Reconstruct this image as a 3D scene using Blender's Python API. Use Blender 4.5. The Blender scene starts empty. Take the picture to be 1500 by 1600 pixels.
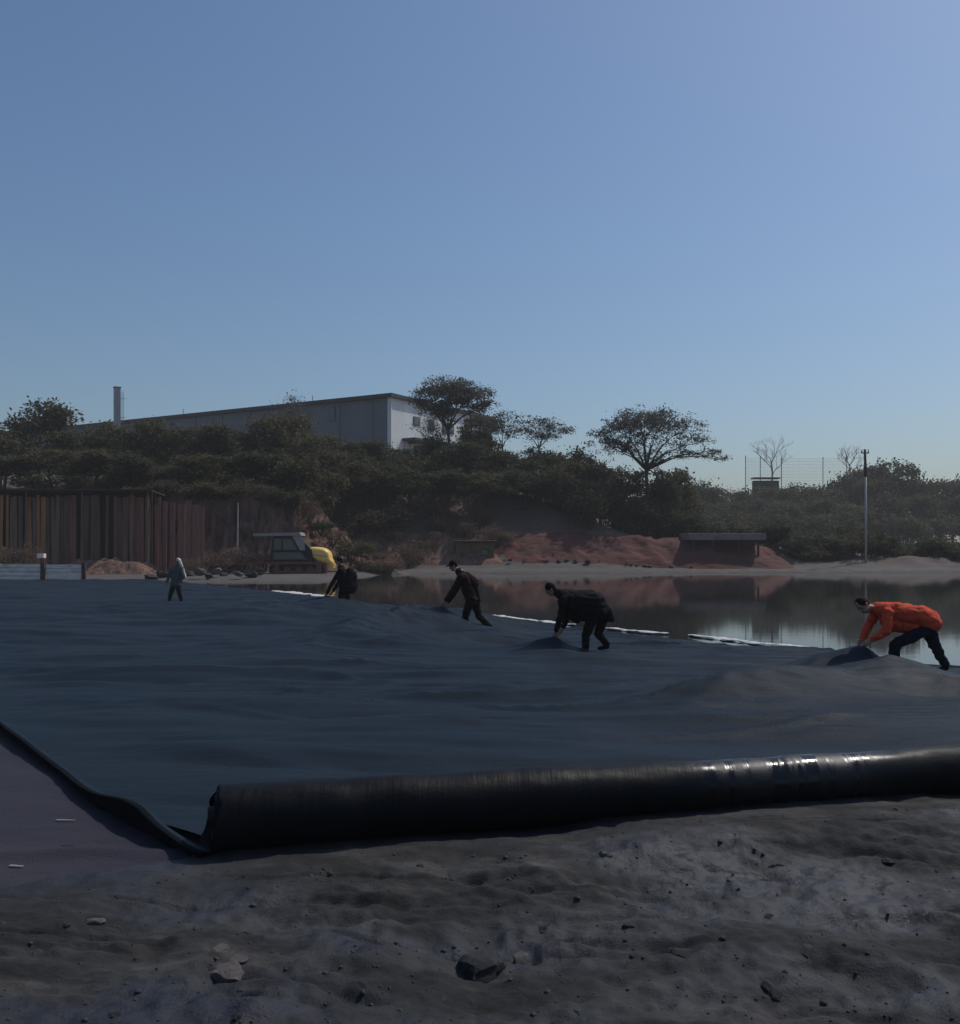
import bpy, bmesh, math, random
import numpy as np
from mathutils import Vector, Matrix, Quaternion, noise as mnoise

random.seed(7)
RNG = np.random.default_rng(7)
S = bpy.context.scene
COL = S.collection
R = math.radians

# ------------------------------------------------------------------ camera, light
F = 1500.0          # focal length in photo pixels (photo 1500 x 1600)
EYE = 1.9
HOR = 858.0         # horizon row in the photo
cam_d = bpy.data.cameras.new('camera')
cam = bpy.data.objects.new('camera', cam_d)
COL.objects.link(cam)
cam_d.sensor_width = 36.0
cam_d.lens = 36.0 * F / 1600.0
cam_d.shift_y = (HOR - 800.0) / 1600.0
cam_d.clip_start = 0.1
cam_d.clip_end = 4000.0
cam.location = (0, 0, EYE)
cam.rotation_euler = (R(90), 0, 0)
S.camera = cam

SUN_AZ = 54.0       # degrees to the right of the view direction
SUN_EL = 52.0
world = bpy.data.worlds.new('World')
S.world = world
world.use_nodes = True
wn = world.node_tree
wn.nodes.clear()
w_out = wn.nodes.new('ShaderNodeOutputWorld')
w_bg = wn.nodes.new('ShaderNodeBackground')
w_sky = wn.nodes.new('ShaderNodeTexSky')
w_sky.sky_type = 'NISHITA'
w_sky.sun_disc = False
w_sky.sun_elevation = R(SUN_EL)
w_sky.sun_rotation = R(SUN_AZ)
w_sky.air_density = 1.2
w_sky.dust_density = 1.5
w_sky.ozone_density = 6.0
w_bg.inputs['Strength'].default_value = 0.086
w_wb = wn.nodes.new('ShaderNodeMix')          # white balance of the camera
w_wb.data_type = 'RGBA'; w_wb.blend_type = 'MULTIPLY'; w_wb.inputs[0].default_value = 1.0
w_wb.inputs[7].default_value = (0.92, 0.955, 0.985, 1)
wn.links.new(w_sky.outputs['Color'], w_wb.inputs[6])
wn.links.new(w_wb.outputs[2], w_bg.inputs['Color'])
wn.links.new(w_bg.outputs['Background'], w_out.inputs['Surface'])

sun_d = bpy.data.lights.new('sun', 'SUN')
sun_d.energy = 2.4
sun_d.angle = R(0.5)
sun_d.color = (1.0, 0.95, 0.89)
sun = bpy.data.objects.new('sun', sun_d)
COL.objects.link(sun)
sdir = Vector((math.sin(R(SUN_AZ)) * math.cos(R(SUN_EL)), math.cos(R(SUN_AZ)) * math.cos(R(SUN_EL)), math.sin(R(SUN_EL))))
sun.rotation_euler = sdir.to_track_quat('Z', 'Y').to_euler()
sun.location = sdir * 60

S.view_settings.view_transform = 'Standard'
S.view_settings.look = 'None'
S.view_settings.exposure = 0.0
S.view_settings.gamma = 1.0
S.view_settings.use_curve_mapping = False

# ------------------------------------------------------------------ helpers
def at(px, py, d):
    """photo pixel at depth d -> world point"""
    return Vector(((px - 750.0) / F * d, d, EYE + (HOR - py) / F * d))

def ss(a, b, x):
    t = np.clip((np.asarray(x, dtype=float) - a) / (b - a), 0, 1)
    return t * t * (3 - 2 * t)

def _hash(ix, iy, seed):
    n = (ix.astype(np.int64) * 374761393 + iy.astype(np.int64) * 668265263 + seed * 974634721) & 0xFFFFFFFF
    n = ((n ^ (n >> 13)) * 1274126177) & 0xFFFFFFFF
    n = n ^ (n >> 16)
    return (n & 0xFFFFFF) / float(0xFFFFFF)

def vn(x, y, seed=0):
    x = np.asarray(x, dtype=float); y = np.asarray(y, dtype=float)
    ix = np.floor(x); iy = np.floor(y)
    fx = x - ix; fy = y - iy
    fx = fx * fx * fx * (fx * (fx * 6 - 15) + 10); fy = fy * fy * fy * (fy * (fy * 6 - 15) + 10)
    a = _hash(ix, iy, seed); b = _hash(ix + 1, iy, seed)
    c = _hash(ix, iy + 1, seed); d = _hash(ix + 1, iy + 1, seed)
    return (a + (b - a) * fx) * (1 - fy) + (c + (d - c) * fx) * fy - 0.5

def fbm(x, y, octs=4, seed=0, gain=0.5):
    s = 0.0; a = 1.0; c, sn = math.cos(0.6), math.sin(0.6)
    for k in range(octs):
        s = s + a * vn(x, y, seed + k * 17)
        x, y = (c * x - sn * y) * 2.03 + 7.1, (sn * x + c * y) * 2.03 + 3.7
        a *= gain
    return s

def link(o, parent=None):
    COL.objects.link(o)
    if parent is not None:
        o.parent = parent
    return o

def tag(o, label=None, cat=None, group=None, kind=None):
    if label: o['label'] = label
    if cat: o['category'] = cat
    if group: o['group'] = group
    if kind: o['kind'] = kind
    return o

def empty(name, loc=(0, 0, 0), rz=0.0):
    o = bpy.data.objects.new(name, None)
    o.empty_display_size = 0.2
    o.location = loc
    o.rotation_euler = (0, 0, rz)
    return link(o)

def mesh_np(name, verts, faces, mat=None, parent=None, smooth=False):
    """verts (N,3), faces (M,k) with constant k"""
    verts = np.asarray(verts, dtype=np.float32); faces = np.asarray(faces, dtype=np.int32)
    me = bpy.data.meshes.new(name)
    n, k = faces.shape
    me.vertices.add(len(verts)); me.vertices.foreach_set('co', verts.ravel())
    me.loops.add(n * k); me.loops.foreach_set('vertex_index', faces.ravel())
    me.polygons.add(n)
    me.polygons.foreach_set('loop_start', np.arange(0, n * k, k, dtype=np.int32))
    if smooth:
        me.polygons.foreach_set('use_smooth', np.ones(n, dtype=bool))
    me.update(calc_edges=True)
    me.validate()
    if mat: me.materials.append(mat)
    return link(bpy.data.objects.new(name, me), parent)

def bm_obj(name, bm, mat=None, parent=None, smooth=False):
    me = bpy.data.meshes.new(name)
    bmesh.ops.recalc_face_normals(bm, faces=bm.faces[:])
    bm.to_mesh(me); bm.free()
    if smooth:
        for p in me.polygons: p.use_smooth = True
    if mat: me.materials.append(mat)
    return link(bpy.data.objects.new(name, me), parent)

def add_box(bm, c, s, rot=None, bevel=0.0):
    m = Matrix.Translation(Vector(c))
    if rot is not None: m = m @ rot
    m = m @ Matrix.Diagonal((s[0], s[1], s[2], 1))
    r = bmesh.ops.create_cube(bm, size=1.0, matrix=m)
    if bevel > 0:
        es = {e for v in r['verts'] for e in v.link_edges}
        bmesh.ops.bevel(bm, geom=list(es), offset=bevel, segments=2, affect='EDGES', profile=0.5)
    return r

def add_tube(bm, pts, radii, seg=8, cap=True):
    pts = [Vector(p) for p in pts]
    rings = []
    ref = Vector((0, 0, 1))
    for i, p in enumerate(pts):
        t = (pts[min(i + 1, len(pts) - 1)] - pts[max(i - 1, 0)])
        if t.length < 1e-9: t = Vector((0, 0, 1))
        t.normalize()
        a = ref if abs(t.dot(ref)) < 0.95 else Vector((1, 0, 0))
        u = t.cross(a).normalized(); v = t.cross(u).normalized()
        r = radii[i] if hasattr(radii, '__len__') else radii
        rings.append([bm.verts.new(p + (u * math.cos(2 * math.pi * k / seg) + v * math.sin(2 * math.pi * k / seg)) * r) for k in range(seg)])
    for i in range(len(rings) - 1):
        for k in range(seg):
            bm.faces.new((rings[i][k], rings[i][(k + 1) % seg], rings[i + 1][(k + 1) % seg], rings[i + 1][k]))
    if cap:
        bm.faces.new(rings[0][::-1]); bm.faces.new(rings[-1])

def add_ball(bm, c, r, sub=2, rot=None):
    s = r if hasattr(r, '__len__') else (r, r, r)
    m = Matrix.Translation(Vector(c))
    if rot is not None: m = m @ rot
    m = m @ Matrix.Diagonal((s[0], s[1], s[2], 1))
    return bmesh.ops.create_icosphere(bm, subdivisions=sub, radius=1.0, matrix=m)

# ------------------------------------------------------------------ materials
class NT:
    def __init__(self, name):
        self.m = bpy.data.materials.new(name); self.m.use_nodes = True
        self.t = self.m.node_tree; self.b = self.t.nodes['Principled BSDF']
    def n(self, typ, **kw):
        nd = self.t.nodes.new(typ)
        for k, v in kw.items():
            if k in nd.inputs: nd.inputs[k].default_value = v
            else: setattr(nd, k, v)
        return nd
    def l(self, a, b): self.t.links.new(a, b)
    def noise(self, scale, detail=5, rough=0.6, vec=None, stretch=None):
        nd = self.n('ShaderNodeTexNoise'); nd.inputs['Scale'].default_value = scale
        nd.inputs['Detail'].default_value = detail; nd.inputs['Roughness'].default_value = rough
        src = vec
        if src is None:
            src = self.n('ShaderNodeTexCoord').outputs['Object']
        if stretch:
            mp = self.n('ShaderNodeMapping'); mp.inputs['Scale'].default_value = stretch
            self.l(src, mp.inputs['Vector']); src = mp.outputs['Vector']
        self.l(src, nd.inputs['Vector'])
        return nd.outputs['Fac']
    def ramp(self, fac, stops):
        nd = self.n('ShaderNodeValToRGB')
        e = nd.color_ramp.elements
        while len(e) < len(stops): e.new(0.5)
        for i, (p, c) in enumerate(stops):
            e[i].position = p
            e[i].color = (c, c, c, 1) if not hasattr(c, '__len__') else (c[0], c[1], c[2], 1)
        self.l(fac, nd.inputs['Fac'])
        return nd.outputs['Color']
    def mix(self, fac, a, b, mode='MIX'):
        nd = self.n('ShaderNodeMix', data_type='RGBA', blend_type=mode)
        for s, v in ((0, fac), (6, a), (7, b)):
            if hasattr(v, 'links') or hasattr(v, 'is_linked'): self.l(v, nd.inputs[s])
            elif s == 0: nd.inputs[0].default_value = v
            else: nd.inputs[s].default_value = (v[0], v[1], v[2], 1)
        return nd.outputs[2]
    def bump(self, h, strength=0.3, dist=0.02):
        nd = self.n('ShaderNodeBump'); nd.inputs['Strength'].default_value = strength; nd.inputs['Distance'].default_value = dist
        self.l(h, nd.inputs['Height']); self.l(nd.outputs['Normal'], self.b.inputs['Normal'])
    def set(self, **kw):
        for k, v in kw.items():
            k = k.replace('_', ' ')
            if hasattr(v, 'is_linked'): self.l(v, self.b.inputs[k])
            elif hasattr(v, '__len__'): self.b.inputs[k].default_value = (v[0], v[1], v[2], 1)
            else: self.b.inputs[k].default_value = v

def simple(name, c, rough=0.7, var=0.35, scale=6.0, bump=0.15, dist=0.01, metal=0.0, stretch=None, c2=None):
    t = NT(name)
    f = t.noise(scale, stretch=stretch)
    c2 = c2 or tuple(v * (1 - var) for v in c)
    c1 = tuple(min(1, v * (1 + var * 0.6)) for v in c)
    t.set(Base_Color=t.ramp(f, [(0.3, c2), (0.5, c), (0.72, c1)]), Roughness=rough, Metallic=metal)
    if bump: t.bump(t.noise(scale * 5, stretch=stretch), bump, dist)
    return t.m

def mat_leaf(name, dark, mid, light):
    t = NT(name)
    g = t.n('ShaderNodeNewGeometry')
    col = t.ramp(g.outputs['Random Per Island'], [(0.0, dark), (0.55, mid), (1.0, light)])
    cl = t.noise(0.55, 3)
    col = t.mix(t.ramp(cl, [(0.38, 0.0), (0.62, 1.0)]), col, t.mix(0.55, col, light))
    t.set(Base_Color=col, Roughness=0.65)
    t.b.inputs['Specular IOR Level'].default_value = 0.06
    tr = t.n('ShaderNodeBsdfTranslucent'); t.l(col, tr.inputs['Color'])
    mx = t.n('ShaderNodeMixShader'); mx.inputs[0].default_value = 0.38
    out = t.t.nodes['Material Output']
    t.l(t.b.outputs[0], mx.inputs[1]); t.l(tr.outputs[0], mx.inputs[2]); t.l(mx.outputs[0], out.inputs['Surface'])
    return t.m

M = {}
M['leaf_olive'] = mat_leaf('leaf_olive', (.046, .046, .024), (.082, .080, .042), (.130, .118, .064))
M['leaf_dark'] = mat_leaf('leaf_dark', (.034, .038, .022), (.060, .064, .035), (.095, .098, .055))
M['leaf_grey'] = mat_leaf('leaf_grey', (.060, .060, .050), (.095, .096, .080), (.140, .138, .115))
M['leaf_dry'] = mat_leaf('leaf_dry', (.085, .056, .044), (.140, .090, .070), (.190, .130, .100))
M['bark'] = simple('bark', (.045, .036, .028), 0.9, 0.4, 3, 0.5, 0.03, stretch=(1, 1, .25))
M['bark_grey'] = simple('bark_grey', (.07, .064, .058), 0.9, 0.4, 3, 0.5, 0.03, stretch=(1, 1, .25))

# foreground mud and rubble: damp dark patches (glossy, sky reflection painted in as blue) and dry paler crust
t = NT('rubble_mud')
n1 = t.noise(0.75, 5, 0.55, stretch=(.7, 1.3, 1)); n2 = t.noise(5, 9, 0.72, stretch=(.6, 1.3, 1)); n3 = t.noise(1.5, 7, 0.62, stretch=(.7, 1.8, 1)); n4 = t.noise(34, 6, 0.7)
wet = t.ramp(n1, [(0.44, 0.0), (0.58, 1.0)])
dry = t.ramp(n3, [(0.46, 0.0), (0.66, 1.0)])
base = t.mix(dry, t.ramp(n2, [(0.3, (.008, .008, .0078)), (0.7, (.027, .0255, .0245))]), t.ramp(n2, [(0.3, (.026, .024, .023)), (0.55, (.060, .056, .053)), (0.75, (.125, .118, .112))]))
base = t.mix(wet, base, t.mix(0.7, base, (.012, .015, .026)))
speck = t.ramp(n4, [(0.66, 0.0), (0.74, 1.0)])
base = t.mix(t.mix(0.65, speck, (0, 0, 0)), base, (.11, .10, .09))
t.set(Base_Color=base, Roughness=t.ramp(wet, [(0.0, 0.92), (1.0, 0.5)]))
t.b.inputs['Specular IOR Level'].default_value = 0.35
t.bump(t.mix(0.5, n4, n2), 0.7, 0.03)
M['rubble_mud'] = t.m

# general ground: sand by attribute, brown soil by attribute, silt otherwise
t = NT('open_ground')
a_s = t.n('ShaderNodeAttribute', attribute_name='sand').outputs['Fac']
a_b = t.n('ShaderNodeAttribute', attribute_name='soil').outputs['Fac']
g1 = t.noise(0.35, 6); g2 = t.noise(2.5, 7, 0.65, stretch=(0.35, 1, 1))
silt = t.ramp(g2, [(0.3, (.04, .035, .03)), (0.7, (.08, .07, .06))])
sand = t.ramp(g2, [(0.3, (.055, .049, .042)), (0.5, (.085, .075, .066)), (0.7, (.125, .112, .098))])
soil = t.mix(t.ramp(g1, [(0.35, 0.0), (0.65, 1.0)]), t.ramp(g2, [(0.3, (.078, .048, .040)), (0.7, (.150, .095, .080))]), t.ramp(g2, [(0.3, (.075, .058, .044)), (0.7, (.125, .098, .074))]))
c = t.mix(a_s, silt, sand); c = t.mix(a_b, c, soil)
t.set(Base_Color=c, Roughness=0.95)
t.bump(t.noise(9, 8, 0.7), 0.5, 0.06)
M['open_ground'] = t.m

def mat_liner(name, c, dust_sheen, rough):
    t = NT(name)
    d1 = t.noise(0.35, 6, 0.6, stretch=(0.6, 1.3, 1)); d2 = t.noise(2.2, 6, 0.6, stretch=(0.16, 1.3, 1)); d3 = t.noise(60, 3, 0.6)
    col = t.mix(t.ramp(d1, [(0.35, 0.0), (0.7, 1.0)]), c, t.ramp(d2, [(0.3, c), (0.75, dust_sheen)]))  # dust tone drawn in long streaks that also paint light along the ripples
    t.set(Base_Color=col, Roughness=t.ramp(d2, [(0.3, rough - 0.08), (0.7, rough + 0.12)]))
    t.b.inputs['Specular IOR Level'].default_value = 0.05
    wr = t.noise(2.2, 6, 0.55, stretch=(0.45, 1.5, 1))
    t.bump(t.mix(0.15, wr, d3), 0.8, 0.06)
    return t.m
M['liner'] = mat_liner('liner_plastic', (.0145, .0235, .0335), (.0235, .0325, .043), 0.46)  # blue in the base colour stands in for sky sheen
M['liner_pale'] = mat_liner('liner_plastic_dusty', (.040, .038, .048), (.060, .057, .066), 0.55)
t = NT('roll_plastic')
r1 = t.noise(3.0, 6, 0.6, stretch=(0.4, 3, 3)); r2 = t.noise(1.2, 5, 0.6, stretch=(6, 0.6, 0.6)); r3 = t.noise(25, 4)
t.set(Base_Color=t.ramp(r1, [(0.35, (.0035, .004, .0055)), (0.72, (.008, .009, .011))]), Roughness=0.5)
ro = t.n('ShaderNodeTexCoord').outputs['Object']; sx_ = t.n('ShaderNodeSeparateXYZ'); t.l(ro, sx_.inputs[0])
mr = t.n('ShaderNodeMapRange', interpolation_type='SMOOTHSTEP'); mr.inputs[1].default_value = 2.9; mr.inputs[2].default_value = 3.7; t.l(sx_.outputs[0], mr.inputs[0])
mr2 = t.n('ShaderNodeMapRange', interpolation_type='SMOOTHSTEP'); mr2.inputs[1].default_value = 5.0; mr2.inputs[2].default_value = 4.4; t.l(sx_.outputs[0], mr2.inputs[0])
mm = t.n('ShaderNodeMath', operation='MULTIPLY'); t.l(mr.outputs[0], mm.inputs[0]); t.l(mr2.outputs[0], mm.inputs[1])
t.set(Roughness=t.mix(mm.outputs[0], t.ramp(r1, [(0.3, 0.40), (0.7, 0.6)]), t.ramp(r2, [(0.44, 0.13), (0.54, 0.5)])))
t.b.inputs['Specular IOR Level'].default_value = 0.12
sp_ = t.mix(mm.outputs[0], (.11, .11, .11), (.34, .34, .34)); t.l(sp_, t.b.inputs['Specular IOR Level'])
t.bump(t.mix(0.2, r2, r3), 0.4, 0.03)
M['roll'] = t.m

t = NT('pond_water')
t.set(Base_Color=(.024, .025, .024), Roughness=0.04)
t.b.inputs['IOR'].default_value = 1.33
t.b.inputs['Specular IOR Level'].default_value = 0.5
wv = t.noise(1.6, 5, 0.5, stretch=(0.3, 1.5, 1)); wv2 = t.noise(9, 3, 0.5, stretch=(0.4, 1.2, 1))
t.bump(t.mix(0.3, wv, wv2), 0.07, 0.02)
M['water'] = t.m

M['white_cloth'] = simple('white_cloth', (.60, .58, .55), 0.8, 0.3, 9)
M['stone'] = simple('stone', (.040, .038, .036), 0.9, 0.45, 5, 0.6, 0.02)
M['stone_dark'] = simple('stone_dark', (.016, .0155, .0155), 0.85, 0.45, 5, 0.6, 0.02)
M['stone_pale'] = simple('stone_pale', (.13, .112, .10), 0.9, 0.45, 8, 0.7, 0.02)
M['red_soil'] = simple('red_soil', (.100, .029, .022), 0.95, 0.7, 0.5, 0.9, 0.10, stretch=(.45, 1, 1.5), c2=(.048, .026, .021))
M['brick'] = simple('brick', (.14, .05, .038), 0.9, 0.4, 3)
M['pale_concrete'] = simple('pale_concrete', (.27, .20, .185), 0.9, 0.3, 2)
M['brown_earth'] = simple('brown_earth', (.205, .110, .076), 0.95, 0.6, 1.3, 1.0, 0.2, stretch=(2.2, 1, .16), c2=(.050, .030, .024))  # dark upright streaks in the colour stand in for shading of the flutes
M['board_rust'] = simple('board_rust', (.36, .17, .075), 0.85, 0.5, 1.5, 0.4, 0.02, stretch=(2.5, 1, .2))
M['board_brown'] = simple('board_brown', (.215, .128, .088), 0.9, 0.5, 1.5, 0.4, 0.02, stretch=(2.5, 1, .2))
M['board_dark'] = simple('board_dark', (.135, .085, .062), 0.9, 0.5, 1.5, 0.4, 0.02, stretch=(2.5, 1, .2))
M['board_red'] = simple('board_red', (.225, .098, .074), 0.9, 0.5, 1.5, 0.4, 0.02, stretch=(2.5, 1, .2))
M['shed_roof'] = simple('shed_roof', (.030, .019, .016), 0.95, 0.4, 1.0)
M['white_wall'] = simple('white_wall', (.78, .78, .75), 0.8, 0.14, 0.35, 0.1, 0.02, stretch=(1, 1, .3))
M['shade_wall'] = simple('shaded_cladding', (.15, .17, .185), 0.6, 0.14, 0.3, 0.05, 0.02, stretch=(1, 1, .2))  # white building's unlit side, its shade put into the colour
M['roof_dark'] = simple('roof_dark', (.030, .032, .040), 0.6, 0.3, 1)
M['glass_dark'] = simple('glass_dark', (.090, .110, .095), 0.15, 0.3, 2, 0)
M['steel_grey'] = simple('steel_grey', (.30, .31, .33), 0.5, 0.2, 2, 0.05)
M['steel_pale'] = simple('steel_pale', (.46, .43, .39), 0.5, 0.2, 2, 0.05)
M['steel_dark'] = simple('steel_dark', (.07, .075, .09), 0.5, 0.3, 2, 0.05)
M['yellow_paint'] = simple('yellow_paint', (.95, .58, .15), 0.38, 0.2, 4, 0.05, 0.005)
M['rust_red'] = simple('rust_red', (.170, .065, .048), 0.7, 0.5, 5)
M['cab_grey'] = simple('cab_grey', (.32, .28, .265), 0.5, 0.2, 3)
M['hem_shade'] = simple('hem_shade', (.006, .008, .011), 0.9, 0.3, 6)  # liner plastic painted near black as shade on the steep hem face
M['hem_shade'].node_tree.nodes['Principled BSDF'].inputs['Specular IOR Level'].default_value = 0.05
M['rubber'] = simple('rubber', (.012, .011, .011), 0.8, 0.3, 6)
M['ochre'] = simple('ochre_plaster', (.15, .095, .055), 0.9, 0.35, 1.2)
M['plank_white'] = simple('plank_white', (.80, .70, .62), 0.85, 0.4, 2.5, 0.3, 0.01, stretch=(.4, 1, 3))
M['post_wood'] = simple('post_wood', (.045, .035, .03), 0.9, 0.4, 4)
M['skin'] = simple('skin', (.34, .175, .115), 0.55, 0.15, 20, 0.05, 0.002)
M['hair'] = simple('hair', (.006, .005, .0045), 0.8, 0.3, 60, 0.3, 0.004)
M['hair'].node_tree.nodes['Principled BSDF'].inputs['Specular IOR Level'].default_value = 0.08
def cloth(name, c, var=0.3):
    m = simple(name, c, 0.9, var, 9, 0.35, 0.012)
    m.node_tree.nodes['Principled BSDF'].inputs['Specular IOR Level'].default_value = 0.15
    return m
M['orange'] = cloth('orange_jacket', (.62, .085, .040), 0.25)
M['navy'] = cloth('navy_cloth', (.009, .012, .024))
M['black'] = cloth('black_cloth', (.006, .006, .007))
M['charcoal'] = cloth('charcoal_cloth', (.015, .0155, .016))
M['maroon'] = cloth('maroon_cloth', (.024, .007, .007))
M['greycl'] = cloth('grey_cloth', (.085, .09, .092))
M['capdark'] = cloth('dark_red_cap', (.022, .007, .009))
M['glove'] = cloth('grey_glove', (.06, .06, .06))

# ------------------------------------------------------------------ ground
LINE_X = np.array([-60, -12, -2.63, -1.76, 8, 14, 40.0])
LINE_Y = np.array([-2.0, 3.4, 5.20, 5.85, 8.55, 10.2, 17.0])
def near_line(x): return np.interp(x, LINE_X, LINE_Y)

def axis(*parts):
    out = [np.linspace(a, b, n, endpoint=False) for a, b, n in parts]
    return np.concatenate(out + [[parts[-1][1]]])

def grid_obj(name, xs, ys, zf, mat, smooth=True, keep=None):
    X, Y = np.meshgrid(xs, ys)
    Z = zf(X, Y)
    v = np.stack([X, Y, Z], -1).reshape(-1, 3)
    nx, ny = len(xs), len(ys)
    i = np.arange(nx * ny).reshape(ny, nx)
    f = np.stack([i[:-1, :-1], i[:-1, 1:], i[1:, 1:], i[1:, :-1]], -1).reshape(-1, 4)
    if keep is not None:
        k = keep(X, Y).reshape(-1)
        f = f[k[f].any(1)]
        used = np.zeros(len(v), bool); used[f.ravel()] = True
        remap = np.cumsum(used) - 1
        v = v[used]; f = remap[f]
    return mesh_np(name, v, f, mat, smooth=smooth)

FSX = [-60, -16, 0, 30, 90]; FSY = [76, 78, 82, 85, 88]       # far shore
def far_shore(x): return np.interp(x, FSX, FSY)
def left_shore(y): return np.interp(y, [0, 36, 42, 62, 74, 80], [-7.5, -7.5, -8.8, -10.5, -9.0, -6.5])
def ground_z(X, Y):
    inside = np.minimum(far_shore(X) - Y, X - left_shore(Y))
    n = fbm(X * 0.25, Y * 0.25, 4, 3)
    z = 0.10 - 0.95 * ss(-0.6, 3.5, inside + n * 0.9) + n * 0.10
    # near the liner everything sits a little lower
    z = np.where(Y < 58, np.minimum(z, -0.22), z)
    z = np.where((Y >= 58) & (Y < 64), np.minimum(z, -0.22 + (Y - 58) / 6 * 0.4), z)
    beyond = Y - far_shore(X)
    right = ss(-6, 12, X)
    z = z + ss(0.5, 9, beyond) * (0.25 + 1.0 * right) * (1 + 0.6 * n)
    cliff = 1 - ss(-17.5, -12, X)
    plate = 6.3 * ss(77.0, 79.5, Y) * cliff
    mid = (7.4 * ss(83.5, 98, Y) * (1 - ss(-6, 24, X)))
    z = z + np.maximum(plate, mid) + 3.0 * ss(90, 124, Y) * (1 - ss(0, 40, X)) + 1.2 * ss(95, 140, Y)
    z = z + fbm(X * 0.12, Y * 0.12, 4, 9) * 1.2 * ss(84, 96, Y)
    return z
xs = axis((-700, -160, 20), (-160, -50, 40), (-50, 60, 260), (60, 160, 40), (160, 700, 20))
ys = axis((-120, 3, 20), (3, 60, 120), (60, 125, 150), (125, 200, 30), (200, 1200, 30))
ground = grid_obj('ground', xs, ys, ground_z, M['open_ground'])
tag(ground, kind='structure')
vx = np.empty(len(ground.data.vertices) * 3, np.float32); ground.data.vertices.foreach_get('co', vx); vx = vx.reshape(-1, 3)
sand = ss(-0.25, 0.0, vx[:, 2]) * (1 - ss(3.5, 9, vx[:, 1] - far_shore(vx[:, 0]) - fbm(vx[:, 0] * .2, vx[:, 1] * .2, 3, 5) * 5)) * ss(50, 58, vx[:, 1])
soil = ss(2.5, 7, vx[:, 1] - far_shore(vx[:, 0]))
for nm, arr in (('sand', sand), ('soil', soil)):
    at_ = ground.data.attributes.new(nm, 'FLOAT', 'POINT'); at_.data.foreach_set('value', arr.astype(np.float32))

def rubble_z(X, Y):
    big = fbm(X * 0.7, Y * 0.9, 3, 21)
    n = fbm(X * 1.9, Y * 2.3, 5, 31, 0.55)
    billow = np.abs(fbm(X * 3.1 + 5, Y * 3.6, 4, 41, 0.55))
    clod = np.maximum(fbm(X * 5.3, Y * 6.0, 3, 51), 0) ** 1.2
    z = big * 0.13 + n * 0.045 - billow * 0.045 + clod * 0.045 + fbm(X * 16, Y * 16, 3, 61) * 0.014 - np.maximum(0, .10 - np.abs(fbm(X * .5 + 2, Y * 2.2, 3, 66))) * .35
    d = near_line(X) - Y
    # a shallow step in front of the roll, then falling slightly to the camera
    z = z + 0.03 * ss(0, 0.5, d) - 0.10 * ss(0.5, 1.2, d) * ss(-1.5, 1.5, X) - 0.03 * np.clip(d, 0, 3)
    left = 1 - ss(-2.2, -1.2, X)
    z = z * (0.35 + 0.65 * ss(0.0, 0.9, d)) + 0.015
    return z - 0.40 * ss(0.0, 0.30, -d - 0.12)
xs = axis((-30, -5, 60), (-5, 6.5, 560), (6.5, 30, 90))
ys = axis((-12, 2.6, 60), (2.6, 7.6, 270), (7.6, 16, 110))
rub = grid_obj('rubble_ground', xs, ys, rubble_z, M['rubble_mud'], keep=lambda X, Y: Y < near_line(X) + 0.55)
tag(rub, kind='structure')

# ------------------------------------------------------------------ pond water
wz = -0.15
bm = bmesh.new()
vs = [bm.verts.new((x, y, wz)) for x, y in ((-24, 20), (2, 12), (40, 9), (160, 20), (160, 96), (20, 92), (-24, 86))]
bm.faces.new(vs)
water = bm_obj('water', bm, M['water']); tag(water, kind='structure')

# ------------------------------------------------------------------ liner sheet
ridges = []   # (p0, p1, height, width_near, width_far)
def rid(pa, pb, h, w, ends=1.2):
    def q(p):
        d = EYE * F / (p[1] - HOR); return np.array([(p[0] - 750) / F * d, d])
    ridges.append((q(pa), q(pb), h, w, ends))
rid((395, 968), (540, 962), 0.36, 1.3, 1.2)
rid((545, 1000), (700, 977), 0.34, 1.0, 1.0)
rid((470, 1020), (600, 992), 0.16, 0.8, 1.6)
rid((250, 952), (400, 950), 0.18, 1.6, 2.0)
rid((1215, 1092), (1395, 1081), 0.24, 0.50, 0.9)
rid((1400, 1082), (1560, 1092), 0.20, 0.5, 0.9)
rid((1120, 1100), (1240, 1072), 0.10, 0.5, 1.0)
rid((985, 1105), (1200, 1096), 0.05, 0.25, 0.6)
rid((250, 1105), (640, 1092), 0.04, 0.4, 1.0)
rid((60, 1000), (330, 1003), 0.12, 1.2, 2.0)
rid((700, 1130), (1130, 1128), 0.035, 0.22, 0.6)
rid((400, 1160), (800, 1172), 0.03, 0.22, 0.6)
rid((820, 1045), (960, 1040), 0.06, 0.4, 0.8)
rid((640, 1010), (760, 1000), 0.20, 0.5, 0.8)
rid((60, 962), (240, 958), 0.18, 1.4, 2.0)
rid((780, 1085), (1050, 1075), 0.08, 0.3, 1.0)
rid((300, 1052), (620, 1046), 0.10, 0.5, 1.2)
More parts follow.
